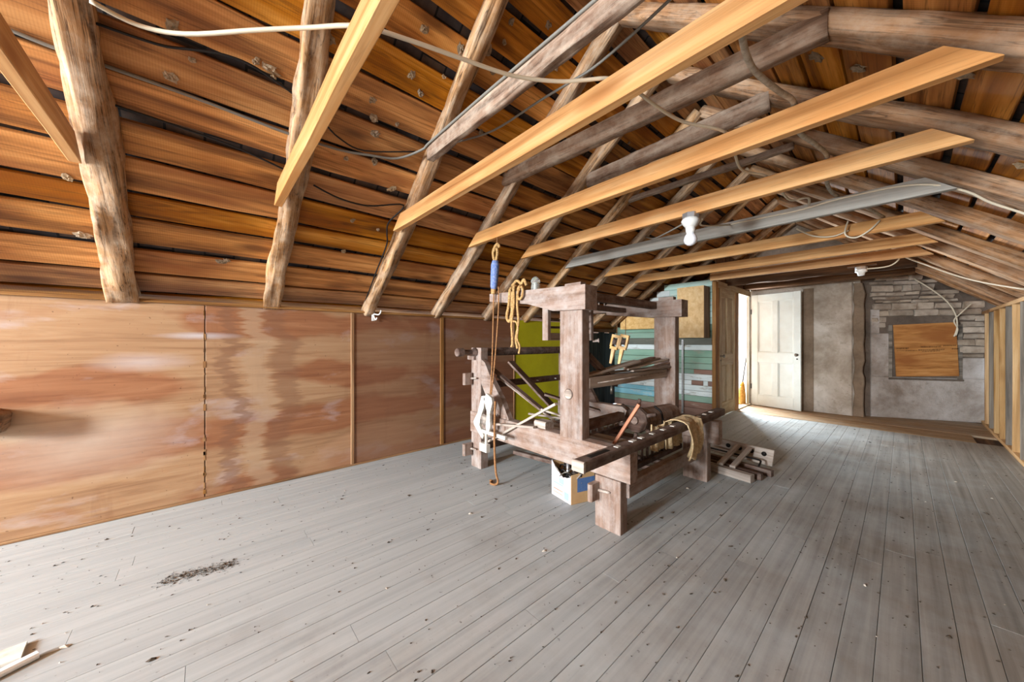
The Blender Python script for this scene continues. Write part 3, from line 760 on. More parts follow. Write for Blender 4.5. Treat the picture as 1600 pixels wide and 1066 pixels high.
def nest(c, nn, rr, i):
    V, Fc = [], []; nu, nv = 12, 6; el = R.uniform(.8, 1.7); rot = R.uniform(0, 3.1)
    for a in range(nv):
        ph = a / (nv - 1) * math.pi / 2
        for b in range(nu):
            t = 2 * math.pi * b / nu
            q = Vector((math.cos(t) * 1.6 + i * 3.3, math.sin(t) * 1.6, ph * 1.8))
            s_ = rr * (1 + .75 * noise.noise(q) + .35 * noise.noise(q * 3))
            dip = .55 if a == nv - 1 else 1          # mud tubes open at the tip
            x_, y_ = s_ * el * math.cos(t) * max(math.cos(ph), .12), s_ * math.sin(t) * max(math.cos(ph), .12)
            V.append((x_ * math.cos(rot) - y_ * math.sin(rot), x_ * math.sin(rot) + y_ * math.cos(rot), -s_ * .55 * math.sin(ph) * dip))
    for a in range(nv - 1):
        for b in range(nu):
            Fc.append((a * nu + b, (a + 1) * nu + b, (a + 1) * nu + (b + 1) % nu, a * nu + (b + 1) % nu))
    Fc.append(tuple((nv - 1) * nu + b for b in range(nu)))
    mm = Matrix((Vector((0, 1, 0)), nn.cross(Vector((0, 1, 0))), nn)).transposed().to_4x4(); mm.translation = c
    mesh_obj('mud_nest', V, Fc, 'nest', ceil, mm, False)
for i, (xn, yn) in enumerate(nests):
    nest(Vector((xn, yn, zl(xn))) + NL * .101, NL, R.uniform(.013, .024), i)
for i, (xn, yn) in enumerate(((-.55, 1.55), (-.2, 2.35), (.05, 1.6), (.3, 2.4), (.1, 2.3), (-.7, 1.6), (.35, 3.1), (-.1, 3.0), (.3, 1.7), (-.35, 2.3))):
    nest(Vector((xn, yn, zr(xn))) + NR * .101, NR, R.uniform(.014, .032), i + 60)

# ------------------------------------------------------------------ cables
def cable(pts, r, m_, lab, **kw):
    return tag(tube('cable', pts, r, m_, None, **kw), lab, 'cable', 'electric cables under the roof')
cable([(-1.663, -.266, 2.25), (-1.685, -.167, 2.25), (-1.626, -.049, 2.25), (-1.448, .129, 2.25), (-1.317, .255, 2.245), (-1.149, .37, 2.205), (-1.087, .509, 2.2), (-1.036, .677, 2.2), (-.975, .865, 2.2), (-.883, 1.013, 2.2), (-.805, 1.091, 2.2), (-.74, 1.15, 2.198), (-.71, 1.253, 2.2), (-.693, 1.459, 2.2), (-.66, 1.64, 2.2), (-.56, 1.87, 2.2), (-.595, 2.121, 2.2), (-.621, 2.353, 2.2), (-.546, 2.55, 2.2), (-.515, 2.7, 2.16), (-.501, 2.955, 2.15), (-.416, 2.988, 2.15), (-.44, 3.2, 2.16)], .007, 'creamcable', 'cream cable looping over the pine ties across the top of the attic')
cable([(-2.362, -.605, 2.445), (-2.372, -.504, 2.438), (-2.374, -.371, 2.436), (-2.378, -.049, 2.433), (-2.394, .371, 2.42), (-2.38, .644, 2.42), (-2.36, .82, 2.44), (-2.33, 1.0, 2.47), (-2.2, 1.12, 2.52), (-2.101, 1.13, 2.535), (-1.598, 1.14, 2.545), (-1.24, 1.14, 2.54), (-.753, 1.14, 2.53), (-.4, 1.14, 2.53)], .008, 'greycable', 'grey cable running through a board gap then along the old brown collar')
cable([(-2.06, 1.32, 2.59), (-1.659, 1.32, 2.488), (-1.288, 1.32, 2.468), (-1.068, 1.32, 2.451), (-.888, 1.32, 2.444), (-.59, 1.32, 2.495), (-.4, 1.34, 2.58)], .006, 'greycable', 'thin dark grey cable sagging free between the third and fourth rafters')
cable([(-2.25, -.394, 2.533), (-2.237, -.163, 2.543), (-2.198, -.045, 2.56), (-2.17, .069, 2.58), (-2.167, .193, 2.58), (-2.217, .383, 2.55)], .006, 'blackcable', 'black cable between the first two rafters near the top left')
cable([(-2.50, -.37, 2.33), (-2.52, -.1, 2.325), (-2.54, .15, 2.31), (-2.58, .39, 2.275)], .006, 'blackcable', 'black cable lying in the board gap left of the second rafter')
cable([(-2.274, .524, 2.50), (-2.319, .623, 2.46), (-2.342, .785, 2.45), (-2.249, 1.1, 2.52)], .005, 'blackcable', 'black cable sagging from the second to the third rafter, upper of two')
cable([(-2.607, .543, 2.24), (-2.642, .71, 2.21), (-2.648, .911, 2.21), (-2.582, 1.16, 2.26), (-2.725, 1.10, 2.15), (-2.80, 1.115, 2.08), (-2.897, 1.15, 2.01), (-3.15, 1.155, 1.82), (-3.45, 1.16, 1.58)], .006, 'blackcable', 'black cable sagging low to the third rafter and down its side')
cable([(-.334, 1.19, 2.17), (-.343, 1.287, 2.19), (-.36, 1.398, 2.2), (-.362, 1.524, 2.2), (-.33, 1.708, 2.2), (-.303, 1.821, 2.2), (-.31, 1.934, 2.2), (-.329, 2.123, 2.2), (-.292, 2.327, 2.2), (-.27, 2.507, 2.2), (-.295, 2.687, 2.2), (-.315, 3.16, 2.2), (-.2, 3.6, 2.2), (-.1, 4.1, 2.2)], .011, 'whitecable', 'thick dirty white cable snaking over the ties on the right')
cable([(-.93, 2.6, 2.05), (-1.0, 2.8, 2.07), (-.95, 3.2, 2.15), (-.898, 3.236, 2.16), (-.529, 3.236, 2.152), (-.354, 3.236, 2.165), (-.227, 3.236, 2.17), (-.027, 3.236, 2.165), (.12, 3.24, 2.13), (.25, 3.32, 2.07), (.34, 3.40, 2.0), (.456, 3.46, 1.92), (.6, 3.5, 1.80)], .0065, 'creamcable', 'cream cable stapled along the grey tie and on to the right slope')
cable([(-1.06, 2.60, 2.05), (-1.25, 2.75, 2.06), (-1.45, 2.95, 2.1), (-1.6, 3.1, 2.18)], .006, 'greycable', 'short grey cable leaving the bare bulb to the left')
cable([(-.12, 6.28, 2.31), (.165, 6.28, 2.10), (.377, 6.30, 1.95), (.551, 6.1, 1.82), (.747, 5.675, 1.68)], .008, 'creamcable', 'cream cable curving down the right slope to the stud wall')
cable([(.117, 8.02, 2.14), (.285, 8.08, 1.97), (.434, 8.14, 1.78), (.514, 8.19, 1.587), (.531, 8.22, 1.402), (.503, 8.22, 1.265)], .009, 'creamcable', 'cream cable dropping to the boarded window on the stone wall')
cable([(.66, 8.24, 1.74), (.56, 8.2, 1.60), (.50, 8.19, 1.50), (.535, 8.22, 1.38), (.52, 8.22, 1.28)], .008, 'creamcable', 'second cream cable joining from the right above the boarded window')
cable([(-.28, 5.9, 2.06), (-.1, 5.8, 2.05), (-.02, 5.75, 2.12), (-.05, 5.7, 2.2)], .007, 'creamcable', 'cream cable tail at the far junction box')
cable([(-.3, 4.0, 2.2), (-.32, 4.03, 2.1), (-.26, 4.05, 2.06), (-.18, 4.05, 2.1), (-.12, 4.06, 2.17)], .006, 'creamcable', 'cream cable loop hanging at the orange tie behind the grey one')
cable([(-.62, 3.9, 2.19), (-.52, 3.98, 2.12), (-.4, 4.04, 2.10), (-.3, 4.05, 2.13)], .006, 'creamcable', 'cream cable end poking out below the grey tie')

# ------------------------------------------------------------------ light fittings
lf = thing('light_fixture', (-.985, 2.54, 1.92), 'bare light bulb in a white socket under the pine tie', 'light')
lathe('junction_box', [(.05, 2.055), (.056, 2.06), (.056, 2.09), (.045, 2.095)], 'chrome', lf, Matrix.Translation((-.985, 2.545, 0)), 8, False)
lathe('socket', [(.032, 1.995), (.05, 2.02), (.06, 2.04), (.052, 2.056), (.02, 2.06)], 'porcelain', lf, Matrix.Translation((-.985, 2.545, 0)))
lathe('socket_neck', [(.026, 1.955), (.03, 1.97), (.033, 1.998)], 'porcelain', lf, Matrix.Translation((-.985, 2.545, 0)))
lathe('bulb', [(.004, 1.868), (.022, 1.873), (.038, 1.888), (.044, 1.908), (.039, 1.932), (.026, 1.952), (.02, 1.962)], 'bulb', lf, Matrix.Translation((-.985, 2.545, 0)))
lf2 = thing('light_fixture', (-.33, 5.92, 2.0), 'empty white porcelain socket on a junction box by the far ties', 'light')
lathe('junction_box', [(.05, 2.06), (.055, 2.065), (.055, 2.09), (.045, 2.10)], 'chrome', lf2, Matrix.Translation((-.33, 5.92, 0)), 8, False)
lathe('socket', [(.03, 1.99), (.034, 2.02), (.055, 2.035), (.05, 2.06), (.02, 2.065)], 'porcelain', lf2, Matrix.Translation((-.33, 5.92, 0)))
box('mounting_board', (-.45, 5.9, 2.10), (-.2, 5.94, 2.14), 'darkbeam', lf2)

# ------------------------------------------------------------------ hook and log stub on the left wall
hk = thing('coat_hook', (-3.49, 1.267, 1.42), 'small white metal coat hook on the plywood top rail', 'hook')
tube('hook_arm', [(-3.485, 1.25, 1.47), (-3.46, 1.26, 1.465), (-3.42, 1.28, 1.46), (-3.40, 1.29, 1.48), (-3.40, 1.295, 1.50)], .006, 'porcelain', hk)
tube('lower_hook', [(-3.485, 1.25, 1.465), (-3.465, 1.255, 1.43), (-3.44, 1.26, 1.41), (-3.425, 1.265, 1.43)], .006, 'porcelain', hk)
box('hook_plate', (-3.487, 1.235, 1.40), (-3.480, 1.265, 1.49), 'porcelain', hk)
sb = log('log_stub', (-3.52, -.93, .735), (-3.36, -.92, .735), .14, .14, 'logR', 77, segs=14, rough=.02)
tag(sb, 'rough log stub sticking out of the plywood at the left edge', 'log')

# ------------------------------------------------------------------ loom
lm = thing('loom', (-1.95, 2.6, 0), 'large antique timber hand loom, dusty reddish brown and partly dismantled', 'loom')
def L(name, lo, hi, m_='loom', bev=.004, **kw): return box(name, lo, hi, m_, lm, bev, **kw)
for fr, (ya, yb) in enumerate(((1.92, 2.005), (3.20, 3.285))):
    ne = fr == 0
    dx = 0 if ne else .075
    pmat = 'loom'
    L('side_beam', (-2.77, ya, .33), (-1.09 + dx, yb, .525), pmat, segs=6, wob=.003)
    L('front_leg', (-1.335 + dx, ya - .012, 0), (-1.15 + dx, yb - .012, .33), pmat) if ne else L('front_leg', (-1.30, ya - .012, 0), (-1.10, yb - .012, .36), pmat)
    L('back_post', (-2.77, ya + .01, 0), (-2.615, yb + .01, 1.135), pmat)
    L('upright', (-1.645 + dx, ya, .515), (-1.447 + dx, yb, 1.45), pmat)
    x0, x1 = (-2.425, -1.395) if ne else (-2.34, -1.30)
    zt0, zb0 = 1.615, 1.548
    if ne: poly = [(x0, zb0), (-1.95, 1.49), (-1.68, 1.418), (x1, 1.412), (x1, 1.578), (-1.7, 1.59), (x0, zt0)]
    else: poly = [(x0, 1.50), (-2.07, 1.50), (-2.07, 1.475), (-1.62, 1.425), (x1, 1.42), (x1, 1.572), (-1.8, 1.58), (-2.07, 1.585), (-2.07, 1.575), (x0, 1.575)]
    extrude_poly('head_beam', poly, ya - .035, yb + .015, pmat, lm)
    L('post_tenon', (-1.61 + dx, ya + .015, 1.57), (-1.47 + dx, yb - .01, 1.61), pmat)
    # keyed through-tenons
    if ne:
        for zz, xx in ((.235, -1.318), (.84, -2.745), (.17, -2.75)):
            t = L('tenon', (xx - .018, ya - .10, zz - .055), (xx + .018, ya, zz + .055), 'loom', .012)
            turned('tenon_key', (xx - .02, ya - .02, zz + .0), (xx + .10, ya - .02, zz + .012), [(.004, 0), (.011, .1), (.008, .9), (.004, 1)], 'loomgrey', t, 8)
        turned('wooden_peg', (-1.562, ya - .012, .825), (-1.562, ya + .02, .825), [(.030, 0), (.034, .2), (.034, 1)], 'loomgrey', lm, 18)
        turned('peg_ring', (-1.562, ya - .004, .825), (-1.562, ya + .001, .825), [(.038, 0), (.038, 1)], 'loomdark', lm, 18)
    for k in range(4):
        xx = -2.2 + k * .045 if ne else -2.2 + k * .07
        turned('head_peg', (xx, ya + .02, 1.58), (xx, ya + .02, 1.655), [(.008, 0), (.008, .9), (.004, 1)], 'loomgrey', lm, 8)
# curved back braces
for ya in (1.935, 3.215):
    extrude_poly('back_brace', [(-2.615, 1.03), (-2.56, 1.0), (-2.46, .85), (-2.33, .70), (-2.22, .525), (-2.44, .525), (-2.52, .66), (-2.615, .80)], ya, ya + .05, 'loom' if ya < 3 else 'loomdark', lm)
# rails running between the two side frames
turned('warp_roller', (-2.70, 1.72, 1.095), (-2.70, 3.36, 1.095), [(.036, 0), (.04, .005), (.04, .04), (.024, .045), (.024, .10), (.042, .12), (.042, .96), (.024, .97), (.024, 1)], 'loomdark', lm, 10, False)
L('roller_bracket', (-2.79, 1.90, 1.02), (-2.69, 1.96, 1.06), 'loom')
L('back_rail', (-2.73, 2.0, .735), (-2.69, 3.22, .80), 'loomdark'); L('lower_back_rail', (-2.76, 2.0, .13), (-2.72, 3.22, .22), 'loomdark')
for k, yy in enumerate((2.35, 2.75, 3.05)):
    turned('rail_pin', (-2.69, yy, .765), (-2.665, yy, .765), [(.006, 0), (.006, 1)], 'porcelain', lm, 8)
L('front_stretcher', (-1.19, 1.98, .215), (-1.13, 3.21, .315), 'loom')
L('top_crosspiece', (-1.585, 2.0, 1.50), (-1.525, 3.20, 1.565), 'loomdark')
bb = L('breast_beam', (-1.142, 1.435, .527), (-1.066, 3.53, .585), 'loomdark', .006, segs=10, wob=.003)
for k in range(11):
    yy = 1.75 + k * .155 + R.uniform(-.05, .05)
    box('plaster_dab', (-1.115, yy, .584), (-1.085, yy + R.uniform(.02, .05), .5885), 'whitewood', bb, .002)
box('pale_end', (-1.1425, 1.428, .5265), (-1.0655, 1.445, .5855), 'loomgrey', bb, .004)
box('slot', (-1.12, 1.52, .5835), (-1.088, 1.70, .5865), 'darkmetal', bb, .001)
# hanging harness frame
for yy in (2.03, 2.60):
    L('harness_hanger', (-1.905, yy - .02, 1.205), (-1.845, yy + .02, 1.49), 'loom')
for zz, w_ in ((1.44, .03), (1.37, .02), (1.31, .018), (1.235, .06)):
    L('harness_rail', (-1.885, 2.03, zz - w_ / 2), (-1.862, 2.62, zz + w_ / 2), 'loomdark' if zz > 1.3 else 'loomgrey')
L('hanger_rail', (-1.91, 2.0, 1.485), (-1.84, 3.25, 1.53), 'loomdark')
turned('harness_peg', (-1.87, 2.64, 1.20), (-1.82, 2.67, 1.205), [(.012, 0), (.012, .8), (.02, .82), (.02, 1)], 'loom', lm, 8)
# beater with its broken slats
L('beater_rail', (-1.50, 2.005, .865), (-1.445, 3.22, .945), 'loomgrey', .006, segs=6, wob=.004)
sl = [((-1.50, 2.02, .95), (-1.45, 2.66, 1.035), .07, .018, 'loomgrey'), ((-1.46, 2.48, 1.005), (-1.49, 3.02, 1.05), .05, .018, 'loom'), ((-1.45, 2.5, .975), (-1.44, 3.18, 1.03), .035, .016, 'loomgrey'),
      ((-1.52, 2.6, .975), (-1.53, 3.2, 1.035), .04, .018, 'loomgrey'), ((-1.50, 2.1, .955), (-1.53, 3.1, .955), .06, .012, 'loomgrey'), ((-1.44, 2.7, .955), (-1.43, 3.22, 1.0), .03, .016, 'loom'), ((-1.43, 2.55, .96), (-1.42, 3.2, .965), .03, .012, 'loomgrey')]
for a, b, w, h, m_ in sl: beam('beater_slat', a, b, w, h, m_, lm, bev=.003, segs=3, wob=.004, seed=w * 99)
L('beater_block', (-1.56, 2.01, .93), (-1.51, 2.07, 1.0), 'loomgrey')
beam('side_brace', (-1.50, 2.05, 1.10), (-1.50, 2.42, .86), .05, .04, 'loomdark', lm)
turned('beater_wire', (-1.443, 2.1, .90), (-1.441, 3.15, .915), [(.004, 0), (.006, .5), (.004, 1)], 'loomgrey', lm, 6)
# cloth roller with wheel
turned('cloth_roller', (-1.42, 2.56, .565), (-1.42, 3.23, .535), [(.03, 0), (.03, .06), (.08, .08), (.088, .12), (.09, .98), (.03, 1)], 'loom', lm, 12, False)
turned('ratchet_wheel', (-1.42, 2.58, .565), (-1.42, 2.64, .563), [(.06, 0), (.10, .02), (.105, .5), (.10, .98), (.06, 1)], 'loomdark', lm, 10, False)
for k in range(6):
    a = k * math.pi / 3 + .4
    turned('wheel_handle', (-1.42 + .09 * math.cos(a), 2.61, .565 + .11 * math.sin(a)), (-1.42 + .17 * math.cos(a), 2.61, .565 + .17 * math.sin(a)), [(.016, 0), (.014, 1)], 'loomdark', lm, 8)
L('knee_rail', (-1.53, 2.005, .565), (-1.47, 2.5, .63), 'loomdark')
tube('iron_strap', [(-1.36, 2.78, .66), (-1.31, 2.79, .62), (-1.30, 2.80, .55), (-1.31, 2.82, .47)], .009, 'darkmetal', lm)
# treadles and peg rails below
L('treadle_board', (-2.4, 2.3, .42), (-1.25, 2.42, .445), 'loomgrey'); L('treadle_board', (-2.3, 2.62, .38), (-1.2, 2.74, .405), 'loomdark')
L('peg_rail', (-1.72, 2.02, .40), (-1.66, 3.2, .45), 'loomdark'); L('peg_rail', (-1.36, 2.02, .24), (-1.31, 3.2, .28), 'loomdark')
for k in range(13):
    yy = 2.1 + k * .085
    turned('rail_peg', (-1.69, yy, .45), (-1.69, yy, .56), [(.012, 0), (.010, .9), (.006, 1)], 'loomgrey', lm, 8)
    turned('rail_peg', (-1.335, yy, .28), (-1.335, yy, .40), [(.012, 0), (.010, .9), (.006, 1)], 'loomdark', lm, 8)
for k in range(4):
    beam('treadle', (-2.55, 2.3 + k * .2, .10), (-1.3, 2.35 + k * .2, .16), .05, .035, 'loomdark', lm)
L('corner_block', (-1.92, 1.935, .52), (-1.80, 2.03, .58), 'loomgrey', .01)

# loose laths lying in the loom
def lath(p0, p1, w, h, m_, lab):
    o = beam('loose_lath', p0, p1, w, h, m_, None, bev=.003, segs=5, wob=.006, seed=w * 77 + p0[0])
    return tag(o, lab, 'lath', 'loose laths in the loom')
lath((-2.55, 1.885, .245), (-1.665, 1.905, .745), .028, .018, 'loomgrey', 'long pale lath slanting up from the back post to the near upright')
lath((-2.48, 1.875, .465), (-1.88, 1.90, .535), .03, .016, 'loomgrey', 'short pale lath lying level just above the near side beam')
lath((-2.58, 2.10, .86), (-1.86, 2.12, .545), .02, .014, 'loomgrey', 'thin pale lath slanting down behind the white frame')
lath((-2.50, 2.2, 1.0), (-2.05, 2.3, .62), .09, .02, 'loomdark', 'dark curved board leaning beside the yellow panel')
lath((-2.62, 2.08, .93), (-1.95, 2.14, .58), .055, .016, 'loomdark', 'dark lath slanting down beside the back brace')
lath((-2.15, 2.3, .72), (-1.78, 2.62, .58), .10, .02, 'loomdark', 'short dark board lying behind the near upright')
lath((-2.05, 2.0, .60), (-1.70, 2.25, .56), .02, .014, 'loomgrey', 'short pale lath tip next to the corner block')
lath((-2.0, 2.1, .63), (-1.68, 2.18, .57), .02, .014, 'loomgrey', 'second short pale lath tip beside the corner block')
st_ = tag(beam('diagonal_stick', (-1.424, 2.28, .435), (-1.24, 2.31, .75), .035, .022, 'redstick', None, bev=.004, segs=4, wob=.003), 'reddish wooden stick leaning diagonally inside the loom', 'stick')

# white painted shuttle frame hanging on cords
wfz = thing('white_pulley_frame', (-2.38, 1.80, .30), 'white painted wooden frame hanging from cords at the loom back post', 'pulley')
def yzpoly(nm, poly, y0, y1, m_, par): return extrude_poly(nm, poly, y0, y1, m_, par)
yzpoly('curved_side', [(-2.43, .72), (-2.38, .73), (-2.40, .62), (-2.45, .52), (-2.46, .46), (-2.40, .38), (-2.42, .35), (-2.54, .45), (-2.55, .48), (-2.48, .58)], 1.80, 1.825, 'whitewood', wfz)
yzpoly('curved_side', [(-2.36, .75), (-2.29, .72), (-2.28, .68), (-2.31, .60), (-2.31, .46), (-2.35, .40), (-2.37, .46), (-2.355, .60), (-2.40, .70)], 1.80, 1.825, 'whitewood', wfz)
box('cross_bar', (-2.44, 1.805, .40), (-2.12, 1.83, .43), 'whitewood', wfz)
box('lower_block', (-2.46, 1.80, .24), (-2.36, 1.84, .31), 'whitewood', wfz)
box('stem', (-2.40, 1.81, .30), (-2.375, 1.83, .42), 'whitewood', wfz)
turned('pulley_wheel', (-2.40, 1.805, .52), (-2.40, 1.83, .52), [(.05, 0), (.04, .5), (.05, 1)], 'loomgrey', wfz, 16)

# blue cord bundle hanging from the tie, and the cords below
bc = thing('cord_bundle', (-2.30, 1.845, 1.62), 'blue and tan wound cord bundle hanging above the loom beam end', 'cord')
turned('blue_wrapping', (-2.31, 1.84, 1.64), (-2.285, 1.84, 1.88), [(.022, 0), (.03, .1), (.034, .5), (.036, .85), (.026, 1)], 'blueyarn', bc, 14)
tube('tan_loop', [(-2.29, 1.84, 1.86), (-2.315, 1.84, 1.93), (-2.31, 1.84, 1.98), (-2.28, 1.84, 1.99), (-2.26, 1.84, 1.95), (-2.275, 1.84, 1.88)], .012, 'rope', bc)
tube('knot', [(-2.30, 1.83, 1.96), (-2.27, 1.83, 2.0), (-2.25, 1.84, 2.01), (-2.245, 1.85, 1.985)], .014, 'rope', bc)
tube('hanging_string', [(-2.28, 1.85, 1.99), (-2.28, 1.855, 2.09)], .004, 'twine', bc)
turned('rope_tail', (-2.315, 1.84, 1.60), (-2.31, 1.84, 1.65), [(.02, 0), (.024, 1)], 'rope', bc, 10)
tag(tube('hanging_cord', [(-2.33, 1.86, 1.66), (-2.335, 1.862, 1.60), (-2.34, 1.86, 1.4), (-2.345, 1.85, 1.0), (-2.345, 1.83, .74)], .006, 'twine'), 'taut brown cord hanging over the near loom beam end, left of the pair', 'cord', 'hanging cords of the loom')
tag(tube('hanging_cord', [(-2.27, 1.86, 1.66), (-2.268, 1.862, 1.58), (-2.275, 1.86, 1.4), (-2.31, 1.85, 1.0), (-2.33, 1.83, .74)], .006, 'twine'), 'taut brown cord hanging over the near loom beam end, right of the pair', 'cord', 'hanging cords of the loom')
tag(tube('hanging_cord', [(-2.24, 1.80, .70), (-2.235, 1.79, .5), (-2.235, 1.79, .3), (-2.225, 1.795, .12), (-2.215, 1.81, .04), (-2.24, 1.80, .009), (-2.29, 1.79, .008), (-2.32, 1.83, .008), (-2.34, 1.82, .008)], .009, 'twine'), 'brown cord trailing from the white frame to the floor', 'cord', 'hanging cords of the loom')
# rope tangle over the beam
rt = thing('rope_tangle', (-2.06, 1.86, 1.15), 'tan frayed rope tangle draped over the near loom head beam', 'rope')
rr_ = random.Random(3)
tube('rope_strand', [(-2.14, 1.95, 1.62), (-2.13, 1.875, 1.63), (-2.14, 1.865, 1.5), (-2.16, 1.86, 1.40), (-2.13, 1.86, 1.36), (-2.10, 1.86, 1.42), (-2.10, 1.865, 1.6)], .013, 'rope', rt, wob=.3)
tube('rope_strand', [(-2.10, 1.95, 1.63), (-2.09, 1.875, 1.64), (-2.08, 1.865, 1.5), (-2.10, 1.86, 1.35), (-2.09, 1.86, 1.2), (-2.10, 1.86, 1.15)], .012, 'rope', rt, wob=.3)
tube('rope_strand', [(-2.03, 1.95, 1.62), (-2.03, 1.875, 1.635), (-2.04, 1.865, 1.5), (-2.02, 1.86, 1.35), (-2.05, 1.86, 1.22), (-2.03, 1.86, 1.14)], .010, 'rope', rt, wob=.3)
tube('rope_strand', [(-2.0, 1.875, 1.63), (-1.975, 1.865, 1.60), (-1.98, 1.86, 1.55), (-2.01, 1.86, 1.53), (-2.03, 1.86, 1.57), (-2.01, 1.868, 1.63)], .010, 'rope', rt, wob=.3)
tube('rope_strand', [(-2.08, 1.86, 1.36), (-2.04, 1.855, 1.35), (-2.02, 1.855, 1.30), (-2.03, 1.855, 1.22), (-2.0, 1.855, 1.16), (-2.01, 1.855, 1.10)], .008, 'rope', rt, wob=.4)
tube('rope_strand', [(-2.12, 1.88, 1.65), (-2.08, 1.9, 1.69), (-2.03, 1.9, 1.66), (-2.0, 1.9, 1.69), (-1.97, 1.9, 1.64)], .012, 'rope', rt, wob=.3)
gi = thing('glass_insulator', (-1.925, 1.955, 1.59), 'clear glass insulator standing on the near loom head beam', 'insulator')
lathe('glass_body', [(.034, 0), (.036, .01), (.034, .05), (.028, .06), (.036, .07), (.036, .085), (.026, .105), (.008, .118)], 'glass', gi, Matrix.Translation((-1.925, 1.955, 1.592)))
lathe('inner_pin', [(.012, 0), (.012, .07), (.004, .075)], 'porcelain', gi, Matrix.Translation((-1.925, 1.955, 1.592)), 10)

# burlap rag
def cloth(name, fn, nu, nv, m_, parent, th=.008):
    V, Fc = [], []
    for s in (0, 1):
        for i in range(nu + 1):
            for j in range(nv + 1):
                p, n_ = fn(i / nu, j / nv); V.append(Vector(p) + Vector(n_) * th * s)
    k = (nu + 1) * (nv + 1)
    for i in range(nu):
        for j in range(nv):
            a, b, c, d = i * (nv + 1) + j, (i + 1) * (nv + 1) + j, (i + 1) * (nv + 1) + j + 1, i * (nv + 1) + j + 1
            Fc.append((a, d, c, b)); Fc.append((a + k, b + k, c + k, d + k))
    edge = [i * (nv + 1) for i in range(nu + 1)] + [nu * (nv + 1) + j for j in range(1, nv + 1)] + [i * (nv + 1) + nv for i in range(nu - 1, -1, -1)] + [j for j in range(nv - 1, 0, -1)]
    for q in range(len(edge)):
        a, b = edge[q], edge[(q + 1) % len(edge)]; Fc.append((a, b, b + k, a + k))
    cen = sum(V, Vector()) / len(V); V = [v - cen for v in V]
    return mesh_obj(name, V, Fc, m_, parent, Matrix.Translation(cen), True)
rg = thing('burlap_rag', (-1.08, 2.75, .3), 'tan burlap rag draped over the breast beam of the loom', 'rag')
def ragf(u, v):
    # v goes over the beam: front hang (+x side) then over the top and down behind
    y = 2.62 + .26 * u + .02 * math.sin(v * 7) - .03 * (v < .45) * u
    fold = .014 * math.sin(u * 15 + 1) + .006 * math.sin(u * 33 + v * 5)
    if v < .6:
        t = v / .6; z = .33 + .27 * t + .02 * math.sin(u * 9); x = -1.045 + .02 * math.sin(t * 3) + fold * (1.2 - t * .6)
        return (x, y, z), (1, 0, 0)
    t = (v - .6) / .4
    if t < .5:
        return (-1.045 - .12 * (t / .5), y, .598 + .012 * math.sin(t * 6.28) + fold * .3), (0, 0, 1)
    return (-1.165 - .012 - fold, y - .02, .598 - .22 * (t - .5) / .5), (-1, 0, 0)
cloth('front_fold', ragf, 26, 26, 'burlap', rg)
def ragf2(u, v):
    y = 2.40 + .2 * u + .05 * v; fold = .014 * math.sin(u * 13)
    return (-1.19 - fold - .03 * v, y, .60 - .2 * v - .03 * math.sin(u * 3.1)), (-1, 0, 0)
cloth('rear_fold', ragf2, 18, 14, 'burlap', rg)

# cardboard box under the loom
cb = thing('cardboard_box', (-1.70, 2.13, 0), 'open cardboard carton with blue print on the floor under the loom', 'box')
c0, c1, c2 = Vector((-1.827, 2.04, 0)), Vector((-1.605, 2.0, 0)), Vector((-1.545, 2.20, 0)); c3 = c0 + c2 - c1
def wallq(nm, a, b, h0, h1, m_, dip=None):
    n_ = 10; V, Fc = [], []; d = (b - a).normalized(); nn = Vector((d.y, -d.x, 0)) * .003
    for s in (0, 1):
        for i in range(n_ + 1):
            t = i / n_; h = h0 + (h1 - h0) * t - (dip * math.sin(t * math.pi) * (1 + .4 * noise.noise(Vector((t * 6, 1, 1)))) if dip else 0)
            q = a.lerp(b, t) + nn * (1 if s else -1); V += [Vector((q.x, q.y, .002)), Vector((q.x, q.y, h))]
    k = 2 * (n_ + 1)
    for i in range(n_):
        j = 2 * i; Fc += [(j + 1, j + 3, j + 2, j), (j + k, j + 2 + k, j + 3 + k, j + 1 + k), (j + 1, j + 1 + k, j + 3 + k, j + 3)]
    Fc += [(0, k, 1 + k, 1), (2 * n_ + 1, 2 * n_ + 1 + k, 2 * n_ + k, 2 * n_)]
    cen = sum(V, Vector()) / len(V)
    return mesh_obj(nm, [v - cen for v in V], Fc, m_, cb, Matrix.Translation(cen))
wallq('carton_side', c0, c1, .27, .20, 'cardwhite', .05); wallq('carton_side', c1, c2, .215, .235, 'cardboard'); wallq('carton_side', c2, c3, .235, .26, 'cardboard'); wallq('carton_side', c3, c0, .26, .26, 'cardboard')
def decal(nm, a, b, t0, t1, z0, z1, m_):
    d = (b - a).normalized(); nn = Vector((d.y, -d.x, 0)) * .0045; p, q = a.lerp(b, t0) + nn, a.lerp(b, t1) + nn
    mesh_obj(nm, [(p.x, p.y, z0), (q.x, q.y, z0), (q.x, q.y, z1), (p.x, p.y, z1)], [(0, 1, 2, 3)], m_, cb)
decal('blue_print', c1, c2, .25, 1.0, .085, .185, 'blueprint'); decal('blue_print', c0, c1, .68, .9, .02, .075, 'palebl'); decal('blue_print', c0, c1, .12, .62, .105, .115, 'palebl'); decal('blue_print', c0, c1, .42, .65, .12, .16, 'palebl'); decal('print_line', c0, c1, .12, .6, .06, .066, 'redstick'); decal('print_line', c0, c1, .12, .6, .035, .04, 'redstick')
mesh_obj('carton_base', [(*c0.xy, .006), (*c1.xy, .006), (*c2.xy, .006), (*c3.xy, .006)], [(0, 1, 2, 3)], 'cardboard', cb)
